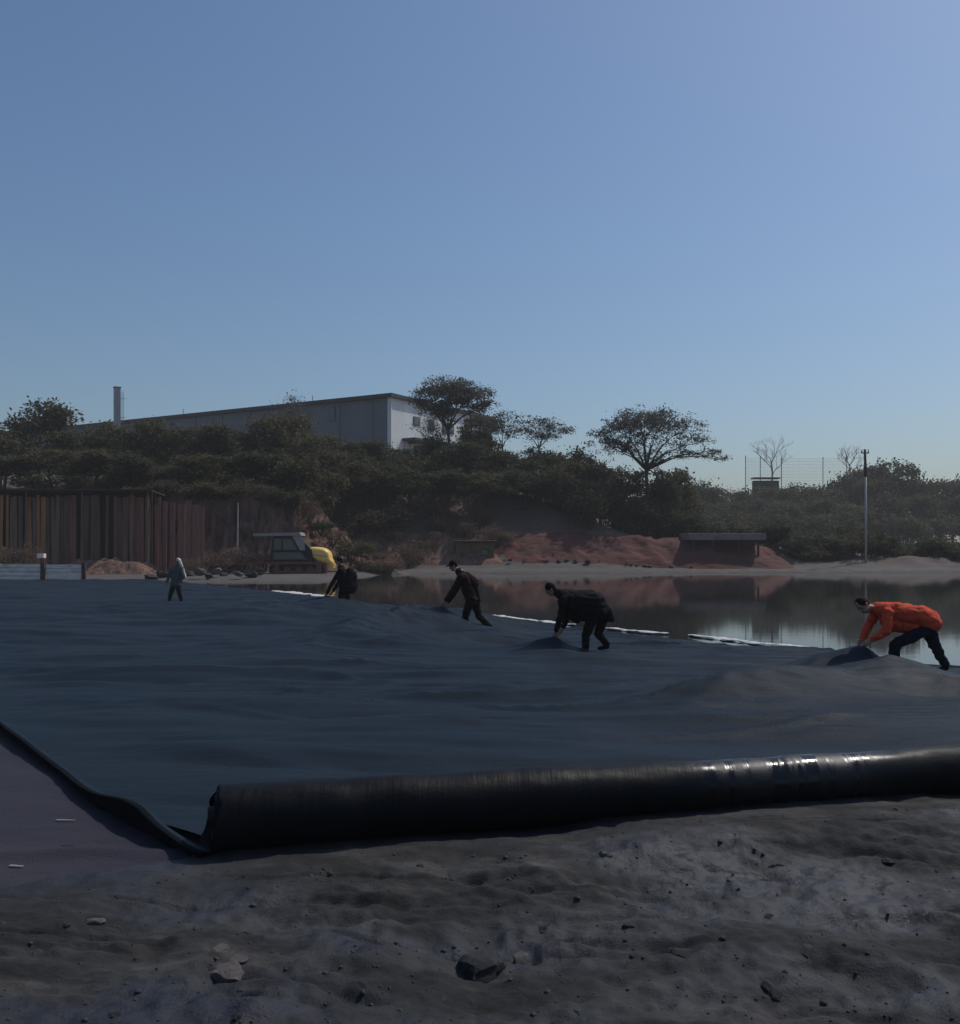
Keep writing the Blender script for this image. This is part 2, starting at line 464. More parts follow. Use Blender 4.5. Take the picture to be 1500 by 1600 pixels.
def liner_z(X, Y):
    z = fbm(X * 0.30, Y * 0.75, 4, 71) * 0.10 * ss(6.5, 12, Y) + fbm(X * 0.24 + Y * 0.12, Y * 1.7 + X * .1, 4, 81, .48) * 0.125
    w = fbm(X * 0.9, Y * 1.3, 3, 91)
    wp = fbm(X * .2, Y * .25, 2, 97) * 1.6
    z = z + np.maximum(0, 0.10 - np.abs(fbm(X * 0.11 + 3 + Y * .05, Y * 0.9 + wp, 2, 95))) ** 1.3 * 0.7
    for p0, p1, h, wd, en in ridges:
        dv = p1 - p0; L = np.hypot(*dv); u = dv / L
        a = (X - p0[0]) * u[0] + (Y - p0[1]) * u[1]
        b = -(X - p0[0]) * u[1] + (Y - p0[1]) * u[0] + w * wd * 0.5
        e = np.exp(-np.clip(np.maximum(-a, a - L), 0, None) ** 2 / (2 * en * en))
        # steep crest, long skirt
        z = z + h * e * (0.6 * np.exp(-b * b / (2 * wd * wd)) + 0.4 * np.exp(-np.abs(b) / (0.5 * wd)))
    return z

liner_base = liner_z
TENTS = []
for px, py, d, rx, ry in ((1347, 1008, 13.9, .34, .22), (867, 994, 17.5, .30, .22), (694, 947, 22.25, .5, .3), (513, 931, 28.2, .6, .35)):
    p_ = at(px, py, d); TENTS.append((p_.x, p_.y, p_.z - float(liner_base(np.array([p_.x]), np.array([p_.y]))[0]), rx * 1.4, ry * 1.25))
def liner_z(X, Y):
    z = liner_base(X, Y)
    for x_, y_, h_, rx, ry in TENTS:
        dx = X - x_; dy = Y - y_ + .25 * dx
        r_ = np.sqrt((dx / np.where(dx < 0, rx * 2.6, rx)) ** 2 + (dy / np.where(dy < 0, ry * 2.2, ry)) ** 2 + .01)
        z = z + h_ * np.exp(-r_ * 1.15 - .25 * r_ * r_) * 1.12
    return z

NX = np.array([-1.70, 14.0]); NY = np.array([6.22, 10.35])
FP = np.array([(-47, 62.5), (-30, 61.5), (-20.6, 60.6), (-8.7, 42), (-1.4, 30.5), (3.0, 21.9), (6.2, 17.9), (6.9, 14.6), (12, 13.4), (17, 12.4)])
FSs = np.array([0, .10, .17, .36, .50, .62, .74, .81, .90, 1.0])
ns, nt = 340, 420
sv = np.linspace(0, 1, ns); tv = np.linspace(0, 1, nt) ** 1.75
Sg, Tg = np.meshgrid(sv, tv)
fx = np.interp(Sg, FSs, FP[:, 0]); fy = np.interp(Sg, FSs, FP[:, 1])
nxg = NX[0] + (NX[1] - NX[0]) * Sg; nyg = NY[0] + (NY[1] - NY[0]) * Sg
lx = nxg + (fx - nxg) * Tg; ly = nyg + (fy - nyg) * Tg
edge = (1 - ss(0.0, 0.03, Sg))
hem_px = [(-60, 1098), (-20, 1122), (8, 1147), (30, 1163), (60, 1186), (92, 1212), (118, 1232), (140, 1252), (165, 1264), (190, 1277), (212, 1288), (235, 1303), (262, 1319), (285, 1333), (305, 1342)]
hem_y = np.array([EYE * F / (p[1] - HOR) for p in hem_px])[::-1]; hem_x = np.array([(p[0] - 750) / F * EYE * F / (p[1] - HOR) for p in hem_px])[::-1]
shift = np.interp(ly, hem_y, hem_x) + .05 - (NX[0] - (ly - NY[0]) * 45.3 / 56.28)
lx = lx + shift * (1 - ss(0, 0.05, Sg)) * (1 - ss(10.3, 13, ly)) * ss(0, .015, Tg)
ly = ly + ss(0.97, 1.0, Tg) * fbm(lx * 0.8, lx * 0.13, 3, 8) * 0.9
lz = liner_z(lx, ly) * ss(-0.004, 0.05, Sg)
dry = 1 - ss(0.22, 0.36, Sg)
lz = lz * (1 - 0.75 * ss(0.95, 1.0, Tg)) - (0.34 * ss(0.972, 1.0, Tg)) * (1 - dry) - 0.02 * ss(0.98, 1, Tg) * dry
v = np.stack([lx, ly, lz], -1).reshape(-1, 3)
i = np.arange(ns * nt).reshape(nt, ns)
f = np.stack([i[:-1, :-1], i[:-1, 1:], i[1:, 1:], i[1:, :-1]], -1).reshape(-1, 4)
liner = mesh_np('liner_sheet', v, f, M['liner'], smooth=True)
tag(liner, 'wide dark blue-grey plastic liner sheet spread in waves from the black roll to the water', 'liner sheet')

# hem fold: thick turned-up edge along the left side of the sheet
bm = bmesh.new()
wid = [.03, .035, .04, .055, .025, .045, .03, .06, .11, .16, .15, .07, .05, .035, .03]
rows = []
PROF = [(-.20, -1.6), (-.13, .30), (-.09, .66), (-.04, .92), (.02, 1.0), (.045, .93), (.025, .55), (-.005, .1), (-.03, -.9)]
K = len(PROF)
for k, (p, w_) in enumerate(zip(hem_px, wid)):
    d = EYE * F / (p[1] - HOR); c0 = Vector(((p[0] - 750) / F * d, d, 0.0))
    nrm = Vector((-0.75, -0.66, 0))
    row = []
    for j, (pn, pz) in enumerate(PROF):
        jit = mnoise.noise(Vector((k * 0.9, j * 0.7, 3.0))) * 0.02
        row.append(bm.verts.new(c0 + nrm * (pn * (.5 + 2.0 * w_) + (jit * 1.3 if 1 < j < 8 else 0) - .03) + Vector((0, 0, pz * (w_ * .75 + .015) + (.02 if j < 2 else 0)))))
    rows.append(row)
for k in range(len(rows) - 1):
    for j in range(K - 1):
        bm.faces.new((rows[k][j], rows[k][j + 1], rows[k + 1][j + 1], rows[k + 1][j]))
for f_ in bm.faces: f_.material_index = 0
hem = bm_obj('hem_fold', bm, M['liner'], liner, smooth=True)
hem.data.materials.append(M['hem_shade'])
for k, p_ in enumerate(hem.data.polygons): p_.material_index = 1 if k % (K - 1) >= 3 else 0
sd = hem.modifiers.new('s', 'SUBSURF'); sd.levels = 2; sd.render_levels = 2
so = hem.modifiers.new('t', 'SOLIDIFY'); so.thickness = 0.006
hem['label'] = 'turned-up hem along the left edge, steep face painted dark as shade'

# paler sheet lying beneath, bottom left
xs = axis((-16, -5, 60), (-5, -1.2, 130)); ys = axis((3.0, 7, 150), (7, 24, 150))
def lower_z(X, Y):
    d = Y - near_line(X)
    z = -0.05 + fbm(X * 0.8, Y * 1.6, 4, 111) * 0.045 + 0.035 * np.exp(-((Y - 6.22 - 0.05 * X + fbm(X, Y, 2, 4) * 0.2) / 0.10) ** 2)
    return z - 0.12 * (1 - ss(-0.35, 0.25, d + fbm(X * 2.5, Y * 2.5, 3, 77) * 0.25))
def lower_keep(X, Y):
    t_ = (Y - 5.9) / 4.2
    return (X < -1.55 - 3.25 * t_ + 0.35) & (Y > near_line(X) - 0.5)
low = grid_obj('liner_sheet', xs, ys, lower_z, M['liner_pale'], keep=lower_keep)
tag(low, 'dusty pale grey liner sheet lying lower beside the turned-up hem', 'liner sheet')
for (x0, y0, x1, y1, w_) in ((88, 1281, 118, 1282, .012), (95, 1326, 116, 1328, .02), (15, 1350, 37, 1351, .012), (150, 1322, 168, 1323, .008)):
    da = EYE * F / (y0 - HOR) * 1.02; db = EYE * F / (y1 - HOR) * 1.02
    a = Vector(((x0 - 750) / F * da, da, 0)); b = Vector(((x1 - 750) / F * db, db, 0))
    bm = bmesh.new()
    n_ = (b - a).cross(Vector((0, 0, 1))).normalized() * w_
    q = []
    for p in (a + n_, b + n_ * 0.6, b - n_ * 0.6, a - n_):
        p.z = float(lower_z(np.array([p.x]), np.array([p.y]))[0]) + 0.012; q.append(bm.verts.new(p))
    bm.faces.new(q)
    bm_obj('weld_tape', bm, M['pale_concrete'], low)


# ------------------------------------------------------------------ the black roll
A0 = Vector((-1.70, 6.10, 0.215)); A1 = Vector((7.9, 8.72, 0.215))
ax = (A1 - A0).normalized(); side = Vector((0, 0, 1)).cross(ax).normalized(); up = Vector((0, 0, 1))
roll = empty('liner_roll', A0 - Vector((0, 0, 0.215)))
tag(roll, 'long thick black roll of liner plastic lying across the foreground', 'roll')
NL, NC = 220, 56
L = (A1 - A0).length
uu = np.linspace(0, 1, NL); th = np.linspace(0, 2 * np.pi, NC, endpoint=False)
U, T = np.meshgrid(uu, th, indexing='ij')
rad = 0.203 + 0.010 * np.sin(U * 9 + 1) + fbm(U * 26, np.cos(T) * 1.2 + 4, 3, 131) * 0.014 + vn(U * 120, np.sin(T) * 1.0, 7) * 0.004
rad = rad * (1 - 0.17 * U)
flat = np.where(np.sin(T) < -0.6, 0.93, 1.0)
o0 = np.array(A0) - np.array(roll.location)
endskew = (1 - ss(0, 0.02, U)) * (0.05 * np.sin(T) - 0.03 * np.cos(T) + fbm(np.cos(T) * 2, np.sin(T) * 2, 2, 3) * 0.04)
P3 = o0 + (U * L + endskew)[..., None] * np.array(ax) + (rad * np.cos(T))[..., None] * np.array(side) + (rad * flat * np.sin(T))[..., None] * np.array(up)
P3[..., 2] -= 0.030 + 0.17 * 0.203 * U
vv = P3.reshape(-1, 3)
i = np.arange(NL * NC).reshape(NL, NC); j = np.roll(i, -1, axis=1)
f = np.stack([i[:-1], j[:-1], j[1:], i[1:]], -1).reshape(-1, 4)
mesh_np('outer_wrap', vv, f, M['roll'], roll, smooth=True)
# wound layers seen at the end: a spiral band with its edge uneven
n_turn, per = 9, 36
sp_v = []; sp_f = []
N_ = n_turn * per
for k in range(N_ + 1):
    a = 2 * math.pi * k / per; r_ = 0.055 + (0.197 - 0.055) * k / N_
    jit = 0.02 * mnoise.noise(Vector((k * 0.09, 1.3, 0))) + 0.015 * math.sin(a * 1.0)
    for dr, du in ((0, 0.0), (0.011, 0.0), (0.011, 0.25), (0, 0.25)):
        p = Vector(o0) + ax * (du + 0.012 + (jit if du == 0 else 0)) + side * (math.cos(a) * (r_ + dr - .008)) + up * (math.sin(a) * (r_ + dr - .008) * (0.95))
        sp_v.append(p[:])
    if k:
        b = (k - 1) * 4; c = k * 4
        sp_f += [(b, b + 1, c + 1, c), (b + 1, b + 2, c + 2, c + 1), (b + 3, b, c, c + 3)]
mesh_np('wound_layers', sp_v, sp_f, M['roll'], roll, smooth=False)
bm = bmesh.new(); add_tube(bm, [Vector(o0) + ax * -0.03, Vector(o0) + ax * 1.0], 0.05, 20); bm_obj('core_tube', bm, M['rubber'], roll, True)
# ------------------------------------------------------------------ white strips standing in for glints at the water's edge
def strip(pxs, base_w, label, seed):
    ptsc = []
    for (px, py) in pxs:
        d = (EYE - wz) * F / (py - HOR); ptsc.append(((px - 750) / F * d, d))
    ptsc = np.array(ptsc); n = 90
    t_ = np.linspace(0, 1, n); k = np.linspace(0, 1, len(ptsc))
    cx = np.interp(t_, k, ptsc[:, 0]); cy_ = np.interp(t_, k, ptsc[:, 1])
    rows_v = []
    for q in np.linspace(-1, 1, 7):
        w_ = base_w * (0.5 + 0.9 * (vn(t_ * 13, 0 * t_, seed) + 0.5)) * (np.sin(np.pi * np.clip(t_, .01, .99)) ** 0.35)
        x = cx + q * w_ * 0.35; y = cy_ + q * w_
        z = wz + 0.055 + fbm(x * 1.6, y * 3, 3, seed) * 0.05 * (0.4 + abs(q)) - 0.03 * q * q
        rows_v.append(np.stack([x, y, z], -1))
    V = np.stack(rows_v, 0); i = np.arange(7 * n).reshape(7, n)
    f = np.stack([i[:-1, :-1], i[:-1, 1:], i[1:, 1:], i[1:, :-1]], -1).reshape(-1, 4)
    o = mesh_np('glint_strip', V.reshape(-1, 3), f, M['white_cloth'], smooth=True)
    so = o.modifiers.new('t', 'SOLIDIFY'); so.thickness = 0.004
    tag(o, label, 'glint strip', 'white strips along the water edge')
strip([(1075, 994), (1140, 1001), (1200, 1009), (1275, 1016)], 0.20, 'white glint strip at the water edge nearest the worker in the orange jacket', 1)
strip([(945, 983), (1000, 989), (1045, 992)], 0.16, 'white glint strip at the water edge just right of the black-clad bending worker', 2)
strip([(765, 963), (830, 971), (900, 978)], 0.22, 'white glint strip at the water edge between the maroon-topped and black-clad workers', 3)
strip([(425, 924), (470, 929), (520, 934)], 0.45, 'white glint strip at the water edge left of the worker with a dark backpack', 4)
strip([(635, 948), (660, 951), (690, 955)], 0.22, 'short white glint strip at the water edge by the hands of the maroon-topped worker', 5)

# ------------------------------------------------------------------ stones
def rock_mesh(name, seed, mat, sub=3, flat=0.65):
    bm = bmesh.new(); bmesh.ops.create_icosphere(bm, subdivisions=sub, radius=1.0)
    rg = random.Random(seed)
    planes = [(Vector((rg.gauss(0, 1), rg.gauss(0, 1), rg.gauss(0, 1))).normalized(), rg.uniform(0.55, 0.85)) for _ in range(11)]
    for v_ in bm.verts:
        p = v_.co.copy()
        for n_, h in planes:
            e = p.dot(n_) - h
            if e > 0: p -= n_ * e
        p *= 1 + 0.16 * mnoise.noise(p * 2.2 + Vector((seed, 0, 0))) + 0.06 * mnoise.noise(p * 6 + Vector((seed, 0, 0)))
        v_.co = Vector((p.x, p.y, p.z * flat))
    me = bpy.data.meshes.new(name); bm.to_mesh(me); bm.free(); me.materials.append(mat)
    return me
rocks_me = [rock_mesh('rock', s_, M['stone'] if s_ % 2 else M['stone_dark']) for s_ in range(8)]
rock_pale = [rock_mesh('rock', 30 + s_, M['stone_pale']) for s_ in range(3)]
def put_rock(me, x, y, z, s, label, group=None):
    o = link(bpy.data.objects.new('rock', me))
    o.location = (x, y, z); o.scale = (s * random.uniform(.8, 1.3), s * random.uniform(.8, 1.2), s * random.uniform(.7, 1.1))
    o.rotation_euler = (random.uniform(-.3, .3), random.uniform(-.3, .3), random.uniform(0, 6.28))
    return tag(o, label, 'rock', group)
def rub_at(px, py):
    z = 0.0
    for _ in range(6):
        d = (EYE - z) * F / (py - HOR); x = (px - 750) / F * d
        z = float(rubble_z(np.array([x]), np.array([d]))[0])
    return x, d, z
for (px, py, s, me, lab) in ((352, 1528, .10, rock_pale[0], 'pale tan broken rock at the bottom left of the rubble, larger of the pair'),
                             (372, 1500, .055, rock_pale[1], 'pale tan rock touching the larger pale rock at the bottom left'),
                             (346, 1482, .05, rock_pale[2], 'flat pale rock behind the pair of pale tan rocks'),
                             (748, 1515, .15, rocks_me[2], 'dark pointed rock sunk in the rubble near the bottom centre'),
                             (150, 1440, .06, rock_pale[1], 'small pale rock on the rubble near the left frame edge'),
                             (812, 1500, .05, rock_pale[0], 'small pale rock just right of the dark pointed rock'),
                             (945, 1354, .05, rock_pale[2], 'flat pale chip on the rubble below the middle of the roll')):
    x, y, z = rub_at(px, py); put_rock(me, x, y, z - s * 0.1, s, lab)
for k in range(34):
    px = random.uniform(-60, 1560); py = random.uniform(1330, 1640)
    if py < 1420 and px < 330: continue
    x, y, z = rub_at(px, py)
    if y > near_line(x) - 0.25: continue
    sz = random.choice([.03, .04, .05, .06, .08]); put_rock(rocks_me[k % 8], x, y, z - sz * .35, sz, 'grey broken stone lying loose on the dark rubble', 'loose stones on the rubble ground')
# gravel: uncountable
gv = []; gf = []
for k in range(1500):
    px = random.uniform(-150, 1650); py = 1255 + 420 * random.random() ** 1.3
    d = EYE * F / (py - HOR); x = (px - 750) / F * d
    if d > near_line(x) - 0.05: continue
    gv.append((x, d))
gv = np.array(gv); gz = rubble_z(gv[:, 0], gv[:, 1])
base8 = np.array([(1, 0, 0), (-1, 0, 0), (0, 1, 0), (0, -1, 0), (0, 0, .7), (0, 0, -.7)])
fac8 = np.array([(0, 2, 4), (2, 1, 4), (1, 3, 4), (3, 0, 4), (2, 0, 5), (1, 2, 5), (3, 1, 5), (0, 3, 5)])
n = len(gv); sc = RNG.lognormal(math.log(.008), .45, n); ang = RNG.uniform(0, 6.28, n)
V = base8[None] * sc[:, None, None] * RNG.uniform(.6, 1.4, (n, 6, 1))
ca, sa = np.cos(ang)[:, None], np.sin(ang)[:, None]
Vx = V[..., 0] * ca - V[..., 1] * sa + gv[:, None, 0]; Vy = V[..., 0] * sa + V[..., 1] * ca + gv[:, None, 1]; Vz = V[..., 2] + gz[:, None]
V = np.stack([Vx, Vy, Vz], -1).reshape(-1, 3)
Fc = (fac8[None] + (np.arange(n) * 6)[:, None, None]).reshape(-1, 3)
gr = mesh_np('gravel', V, Fc, M['stone']); tag(gr, kind='stuff')

# dark rocks at the foot of the far-left bank
for k, (px, py, s, pale) in enumerate(((236, 902, .42, 0), (252, 899, .55, 0), (300, 898, .5, 0), (312, 893, .45, 1), (338, 893, .38, 1), (350, 899, .4, 0), (372, 896, .38, 1), (392, 897, .55, 0), (405, 893, .4, 0), (326, 901, .35, 0), (285, 901, .4, 0), (268, 901, .5, 0))):
    d = 61 + (k % 3) * 1.2
    p = at(px, py, d)
    put_rock((rock_pale if pale else rocks_me)[k % 3 if pale else (k % 4) * 2], p.x, p.y, p.z, s,
             'pale rock among the dark rocks on the far left shore' if pale else 'dark rock on the far left shore behind the worker in grey', 'pale rocks on the far left shore' if pale else 'dark rocks on the far left shore')

# ------------------------------------------------------------------ foliage
def gz(x, y): return float(ground_z(np.array([float(x)]), np.array([float(y)]))[0])

def crown_np(lobes, clumps, per, clump_r, leaf, seed, flat=1.0, fill=0.35):
    rg = np.random.default_rng(seed)
    w = np.array([l[1][0] * l[1][1] + l[1][0] * l[1][2] for l in lobes]); w = w / w.sum()
    idx = rg.choice(len(lobes), clumps, p=w)
    c = np.array([lobes[i][0] for i in idx]); r = np.array([lobes[i][1] for i in idx])
    dv = rg.normal(size=(clumps, 3)); dv /= np.linalg.norm(dv, axis=1)[:, None]
    dv[:, 2] = np.where(dv[:, 2] < -0.35, -dv[:, 2] * 0.6, dv[:, 2])
    rr = np.where(rg.random(clumps) < fill, rg.uniform(0.25, 0.8, clumps), rg.uniform(0.8, 1.08, clumps))
    cc = c + dv * r * rr[:, None]
    cr = clump_r * rg.uniform(0.5, 1.35, clumps)
    n = clumps * per
    lp = rg.normal(size=(clumps, per, 3)) * 0.55
    lp = cc[:, None] + lp * cr[:, None, None] * np.array([1.15, 1.15, 0.7 * flat])
    lp = lp.reshape(n, 3)
    nrm = rg.normal(size=(n, 3)); nrm[:, 2] = np.abs(nrm[:, 2]) + 0.5; nrm /= np.linalg.norm(nrm, axis=1)[:, None]
    a = rg.normal(size=(n, 3)); u = np.cross(nrm, a); u /= np.linalg.norm(u, axis=1)[:, None]; v_ = np.cross(nrm, u)
    ls = leaf * rg.uniform(0.55, 1.4, n)[:, None]
    q0 = lp - u * ls; q1 = lp + v_ * ls * 0.5 + nrm * ls * .12; q2 = lp + u * ls; q3 = lp - v_ * ls * 0.5 + nrm * ls * .12
    V = np.stack([q0, q1, q2, q3], 1).reshape(-1, 3)
    Fq = np.arange(n * 4).reshape(n, 4)
    return V, Fq

def trunk_bm(h, r, limbs, seed, lean=(0, 0)):
    rg = random.Random(seed); bm = bmesh.new()
    pts = []; rad = []
    for k in range(7):
        t_ = k / 6
        pts.append(Vector((lean[0] * t_ + 0.12 * math.sin(t_ * 5 + seed), lean[1] * t_ + 0.1 * math.cos(t_ * 4 + seed), h * t_))); rad.append(r * (1.25 if k == 0 else 1 - 0.55 * t_))
    add_tube(bm, pts, rad, 8)
    for e in limbs:
        e = Vector(e); b = pts[rg.choice((3, 4, 5, 6))]
        m1 = b.lerp(e, 0.4) + Vector((rg.uniform(-.3, .3), rg.uniform(-.3, .3), rg.uniform(.0, .5)))
        m2 = b.lerp(e, 0.75) + Vector((rg.uniform(-.3, .3), rg.uniform(-.3, .3), rg.uniform(.0, .4)))
        add_tube(bm, [b, m1, m2, e], [r * .5, r * .34, r * .2, r * .06], 6)
        for _ in range(2):
            e2 = m2 + Vector((rg.uniform(-1, 1), rg.uniform(-1, 1), rg.uniform(-.1, .9))) * (e - b).length * 0.35
            add_tube(bm, [m2, m2.lerp(e2, .5) + Vector((0, 0, .1)), e2], [r * .2, r * .12, r * .04], 5)
    return bm

KINDS = {}
def kind(name, builder): KINDS[name] = builder()
def std_tree(seed, leafmat, h=6.0, spread=2.4, clumps=150, per=34, clump_r=.62, leaf=.15, bark='bark'):
    rg = random.Random(seed)
    lobes = [((0, 0, h * .66), (spread * .75, spread * .75, h * .26))]
    ends = []
    for k in range(8):
        a = k / 8 * 6.28 + rg.uniform(-.3, .3); rr = spread * rg.uniform(.5, .85); z = h * rg.uniform(.42, .86)
        lobes.append(((math.cos(a) * rr, math.sin(a) * rr, z), (spread * rg.uniform(.28, .48),) * 2 + (h * rg.uniform(.09, .16),)))
        ends.append((math.cos(a) * rr, math.sin(a) * rr, z))
    lobes.append(((rg.uniform(-.5, .5), rg.uniform(-.5, .5), h * .90), (spread * .38, spread * .38, h * .12)))
    V, Fq = crown_np(lobes, clumps, per, clump_r, leaf, seed)
    cm = mesh_np('crown', V, Fq, M[leafmat]); tm = bm_obj('trunk', trunk_bm(h * .62, .16, ends[:6], seed), M[bark], smooth=True)
    r_ = (cm.data, tm.data)
    bpy.data.objects.remove(cm); bpy.data.objects.remove(tm)
    return r_
def bush(seed, leafmat, h=2.6, spread=1.8, clumps=90, per=32, clump_r=.5, leaf=.12):
    rg = random.Random(seed)
    lobes = [((0, 0, h * .4), (spread * .7, spread * .7, h * .45))]
    for k in range(6):
        a = k / 6 * 6.28 + rg.uniform(-.4, .4); rr = spread * rg.uniform(.4, .75)
        lobes.append(((math.cos(a) * rr, math.sin(a) * rr, h * rg.uniform(.25, .7)), (spread * rg.uniform(.3, .5),) * 2 + (h * rg.uniform(.2, .35),)))
    V, Fq = crown_np(lobes, clumps, per, clump_r, leaf, seed, fill=.5)
    cm = mesh_np('foliage', V, Fq, M[leafmat])
    bm = bmesh.new()
    for k in range(7):
        a = k * .9; e = Vector((math.cos(a) * spread * .6, math.sin(a) * spread * .6, h * rg.uniform(.5, .85)))
        add_tube(bm, [(0, 0, -.3), e * .5 + Vector((0, 0, .2)), e], [.05, .035, .012], 5)
    tm = bm_obj('stem', bm, M['bark'])
    r_ = (cm.data, tm.data); bpy.data.objects.remove(cm); bpy.data.objects.remove(tm)
    return r_
for s_ in range(4): KINDS['olive%d' % s_] = std_tree(100 + s_, 'leaf_olive')
for s_ in range(3): KINDS['dark%d' % s_] = std_tree(120 + s_, 'leaf_dark', clumps=170)
for s_ in range(2): KINDS['grey%d' % s_] = std_tree(140 + s_, 'leaf_grey', h=6.5, spread=2.6, clumps=75, per=24, clump_r=.7, leaf=.11, bark='bark_grey')
for s_ in range(3): KINDS['bush%d' % s_] = bush(160 + s_, 'leaf_olive')
for s_ in range(2): KINDS['bushd%d' % s_] = bush(170 + s_, 'leaf_dark')
for s_ in range(3): KINDS['dry%d' % s_] = bush(180 + s_, 'leaf_dry', clumps=60, per=30, leaf=.08, clump_r=.55)

def plant(kd, name, x, y, h, w, label, cat, group=None, z=None, rz=None):
    base_h = {'o': 6.0, 'd': 6.0, 'g': 6.5}[kd[0]] if not kd.startswith(('bush', 'dry')) else 2.6
    base_w = {'o': 2.4, 'd': 2.4, 'g': 2.6}[kd[0]] if not kd.startswith(('bush', 'dry')) else 1.8
    o = empty(name, (x, y, gz(x, y) - 0.05 if z is None else z), random.uniform(0, 6.28) if rz is None else rz)
    o.scale = (w / base_w, w / base_w, h / base_h)
    a, b = KINDS[kd]
    link(bpy.data.objects.new('foliage' if kd.startswith(('bush', 'dry')) else 'crown', a), o)
    link(bpy.data.objects.new('stem' if kd.startswith(('bush', 'dry')) else 'trunk', b), o)
    return tag(o, label, cat, group)
def plant_px(kd, name, px, top, d, w, label, cat, group=None, hmin=1.0):
    x = (px - 750) / F * d; z0 = gz(x, d); z1 = EYE + (HOR - top) / F * d
    return plant(kd, name, x, d, max(hmin, z1 - z0), w, label, cat, group)

# hillside thicket, left: rows from front to back
G = 'trees of the thicket on the left hillside'
Lb = 'dense olive tree in the thicket on the left hillside below the long warehouse'
row = [(-40, 690), (15, 688), (75, 700), (140, 702), (200, 708), (262, 706), (325, 700), (385, 690), (440, 700), (490, 695)]
for k, (px, top) in enumerate(row):
    plant_px(['olive0', 'dark0', 'olive1', 'olive2', 'dark1', 'olive3'][k % 6], 'hillside_tree', px + random.uniform(-10, 10), top + 14 + random.uniform(-14, 12), 81.5 + (k % 3), 2.6, 'olive tree of the front row directly above the board shed' if px < 240 else 'olive tree of the front row directly above the eroded brown bank', 'tree', 'front trees above the board shed' if px < 240 else 'front trees above the eroded bank')
row = [(-60, 668), (-5, 672), (120, 664), (175, 660), (235, 662), (300, 662), (350, 660), (400, 652), (450, 655), (505, 678)]
for k, (px, top) in enumerate(row):
    plant_px(['olive1', 'olive3', 'dark2', 'olive0'][k % 4], 'hillside_tree', px + random.uniform(-10, 10), top + random.uniform(-5, 12), 92 + (k % 3) * 2, 3.0, 'taller olive tree behind the front row, left of the grey chimney' if px < 180 else 'taller olive tree behind the front row, below the long dark roof', 'tree', 'second row trees left of the chimney' if px < 180 else 'second row trees below the long roof')
row = [(270, 692), (330, 690), (400, 690), (455, 692), (520, 690), (575, 690)]
for k, (px, top) in enumerate(row):
    plant_px(['olive2', 'dark1', 'olive1'][k % 3], 'hillside_tree', px, top, 104 + (k % 2) * 2, 3.2, 'olive tree close against the long shaded side wall of the warehouse', 'tree', 'trees against the warehouse side wall')
plant_px('olive2', 'broad_tree', 62, 628, 98, 3.5, 'rounded yellow-green tree rising above the thicket at the far left', 'tree')
plant_px('grey1', 'sparse_tree', 462, 618, 108, 2.6, 'thin grey tree standing against the dark side of the warehouse', 'tree')
# middle: slope below the warehouse gable
G = 'trees on the slope below the warehouse gable'
Lb = 'dark olive tree on the brown slope between the warehouse and the red soil'
row = [(545, 705, 97), (560, 722, 92), (600, 720, 96), (645, 700, 101), (680, 684, 104), (720, 690, 100), (755, 690, 104), (800, 705, 100), (840, 702, 104), (640, 735, 92), (700, 735, 93), (760, 738, 93), (820, 735, 95), (870, 712, 102), (905, 705, 104)]
for k, (px, top, d) in enumerate(row):
    plant_px(['dark0', 'olive1', 'dark2', 'olive3', 'dark1'][k % 5], 'slope_tree', px, top, d, 2.7, Lb, 'tree', G)
plant_px('grey0', 'gable_tree', 672, 652, 110, 2.2, 'thin greyish tree half covering the windows of the white gable', 'tree')
plant_px('olive1', 'gable_tree', 748, 648, 112, 2.4, 'olive tree covering the far right end of the white gable', 'tree')
# brush over the brown slope
for k in range(26):
    px = random.uniform(495, 790); d = random.uniform(84, 92)
    plant(['dry0', 'dry1', 'dry2'][k % 3], 'dry_shrub', (px - 750) / F * d, d, random.uniform(1.2, 2.6), random.uniform(1.0, 1.8), 'low dry brown shrub on the bare slope behind the yellow-bonneted machine', 'shrub', 'dry shrubs on the brown slope')
for k, (px, top, d, w_) in enumerate(((18, 842, 66, 1.7), (50, 850, 65, 1.2), (-25, 838, 66, 1.8), (335, 858, 70, 1.5), (375, 848, 71, 1.9), (410, 860, 70, 1.4), (355, 862, 69, 1.4), (300, 868, 68, 1.1))):
    plant_px('dry%d' % (k % 3), 'dry_shrub', px, top, d, w_, 'grey-brown dry shrub at the foot of the brown boards' if px < 100 else 'grey-brown dry shrub on the bank left of the yellow-bonneted machine', 'shrub', 'dry shrubs at the far left' if px < 100 else 'dry shrubs beside the machine')
# right-hand trees: those up to the large umbrella tree stand near, the rest far behind the shore
def right_zone(px):
    if px < 1085: return ('trees round the large umbrella tree', 'dark rounded tree growing round the foot of the large umbrella tree')
    if px < 1215: return ('trees behind the brick building', 'dark far-off tree behind the low red-brick building')
    if px < 1335: return ('trees between brick building and pale pole', 'dark far-off tree between the low brick building and the tall pale pole')
    return ('trees right of the pale pole', 'dark far-off tree right of the tall pale pole')
row = [(940, 722, 102), (975, 735, 99), (1030, 745, 99), (1060, 735, 104), (990, 775, 95), (910, 770, 95), (1100, 752, 200), (1135, 768, 205), (1165, 770, 196), (1205, 762, 200), (1245, 757, 204), (1285, 762, 198), (1320, 742, 202), (1350, 752, 198), (1425, 748, 202), (1470, 752, 195), (1515, 745, 198), (1560, 742, 198), (1610, 740, 200), (1660, 745, 202), (1075, 775, 190), (1140, 785, 188), (1185, 780, 189), (1225, 785, 186), (1265, 780, 188), (1300, 780, 186), (1380, 775, 188), (1440, 775, 188), (1490, 775, 187), (1540, 770, 188)]
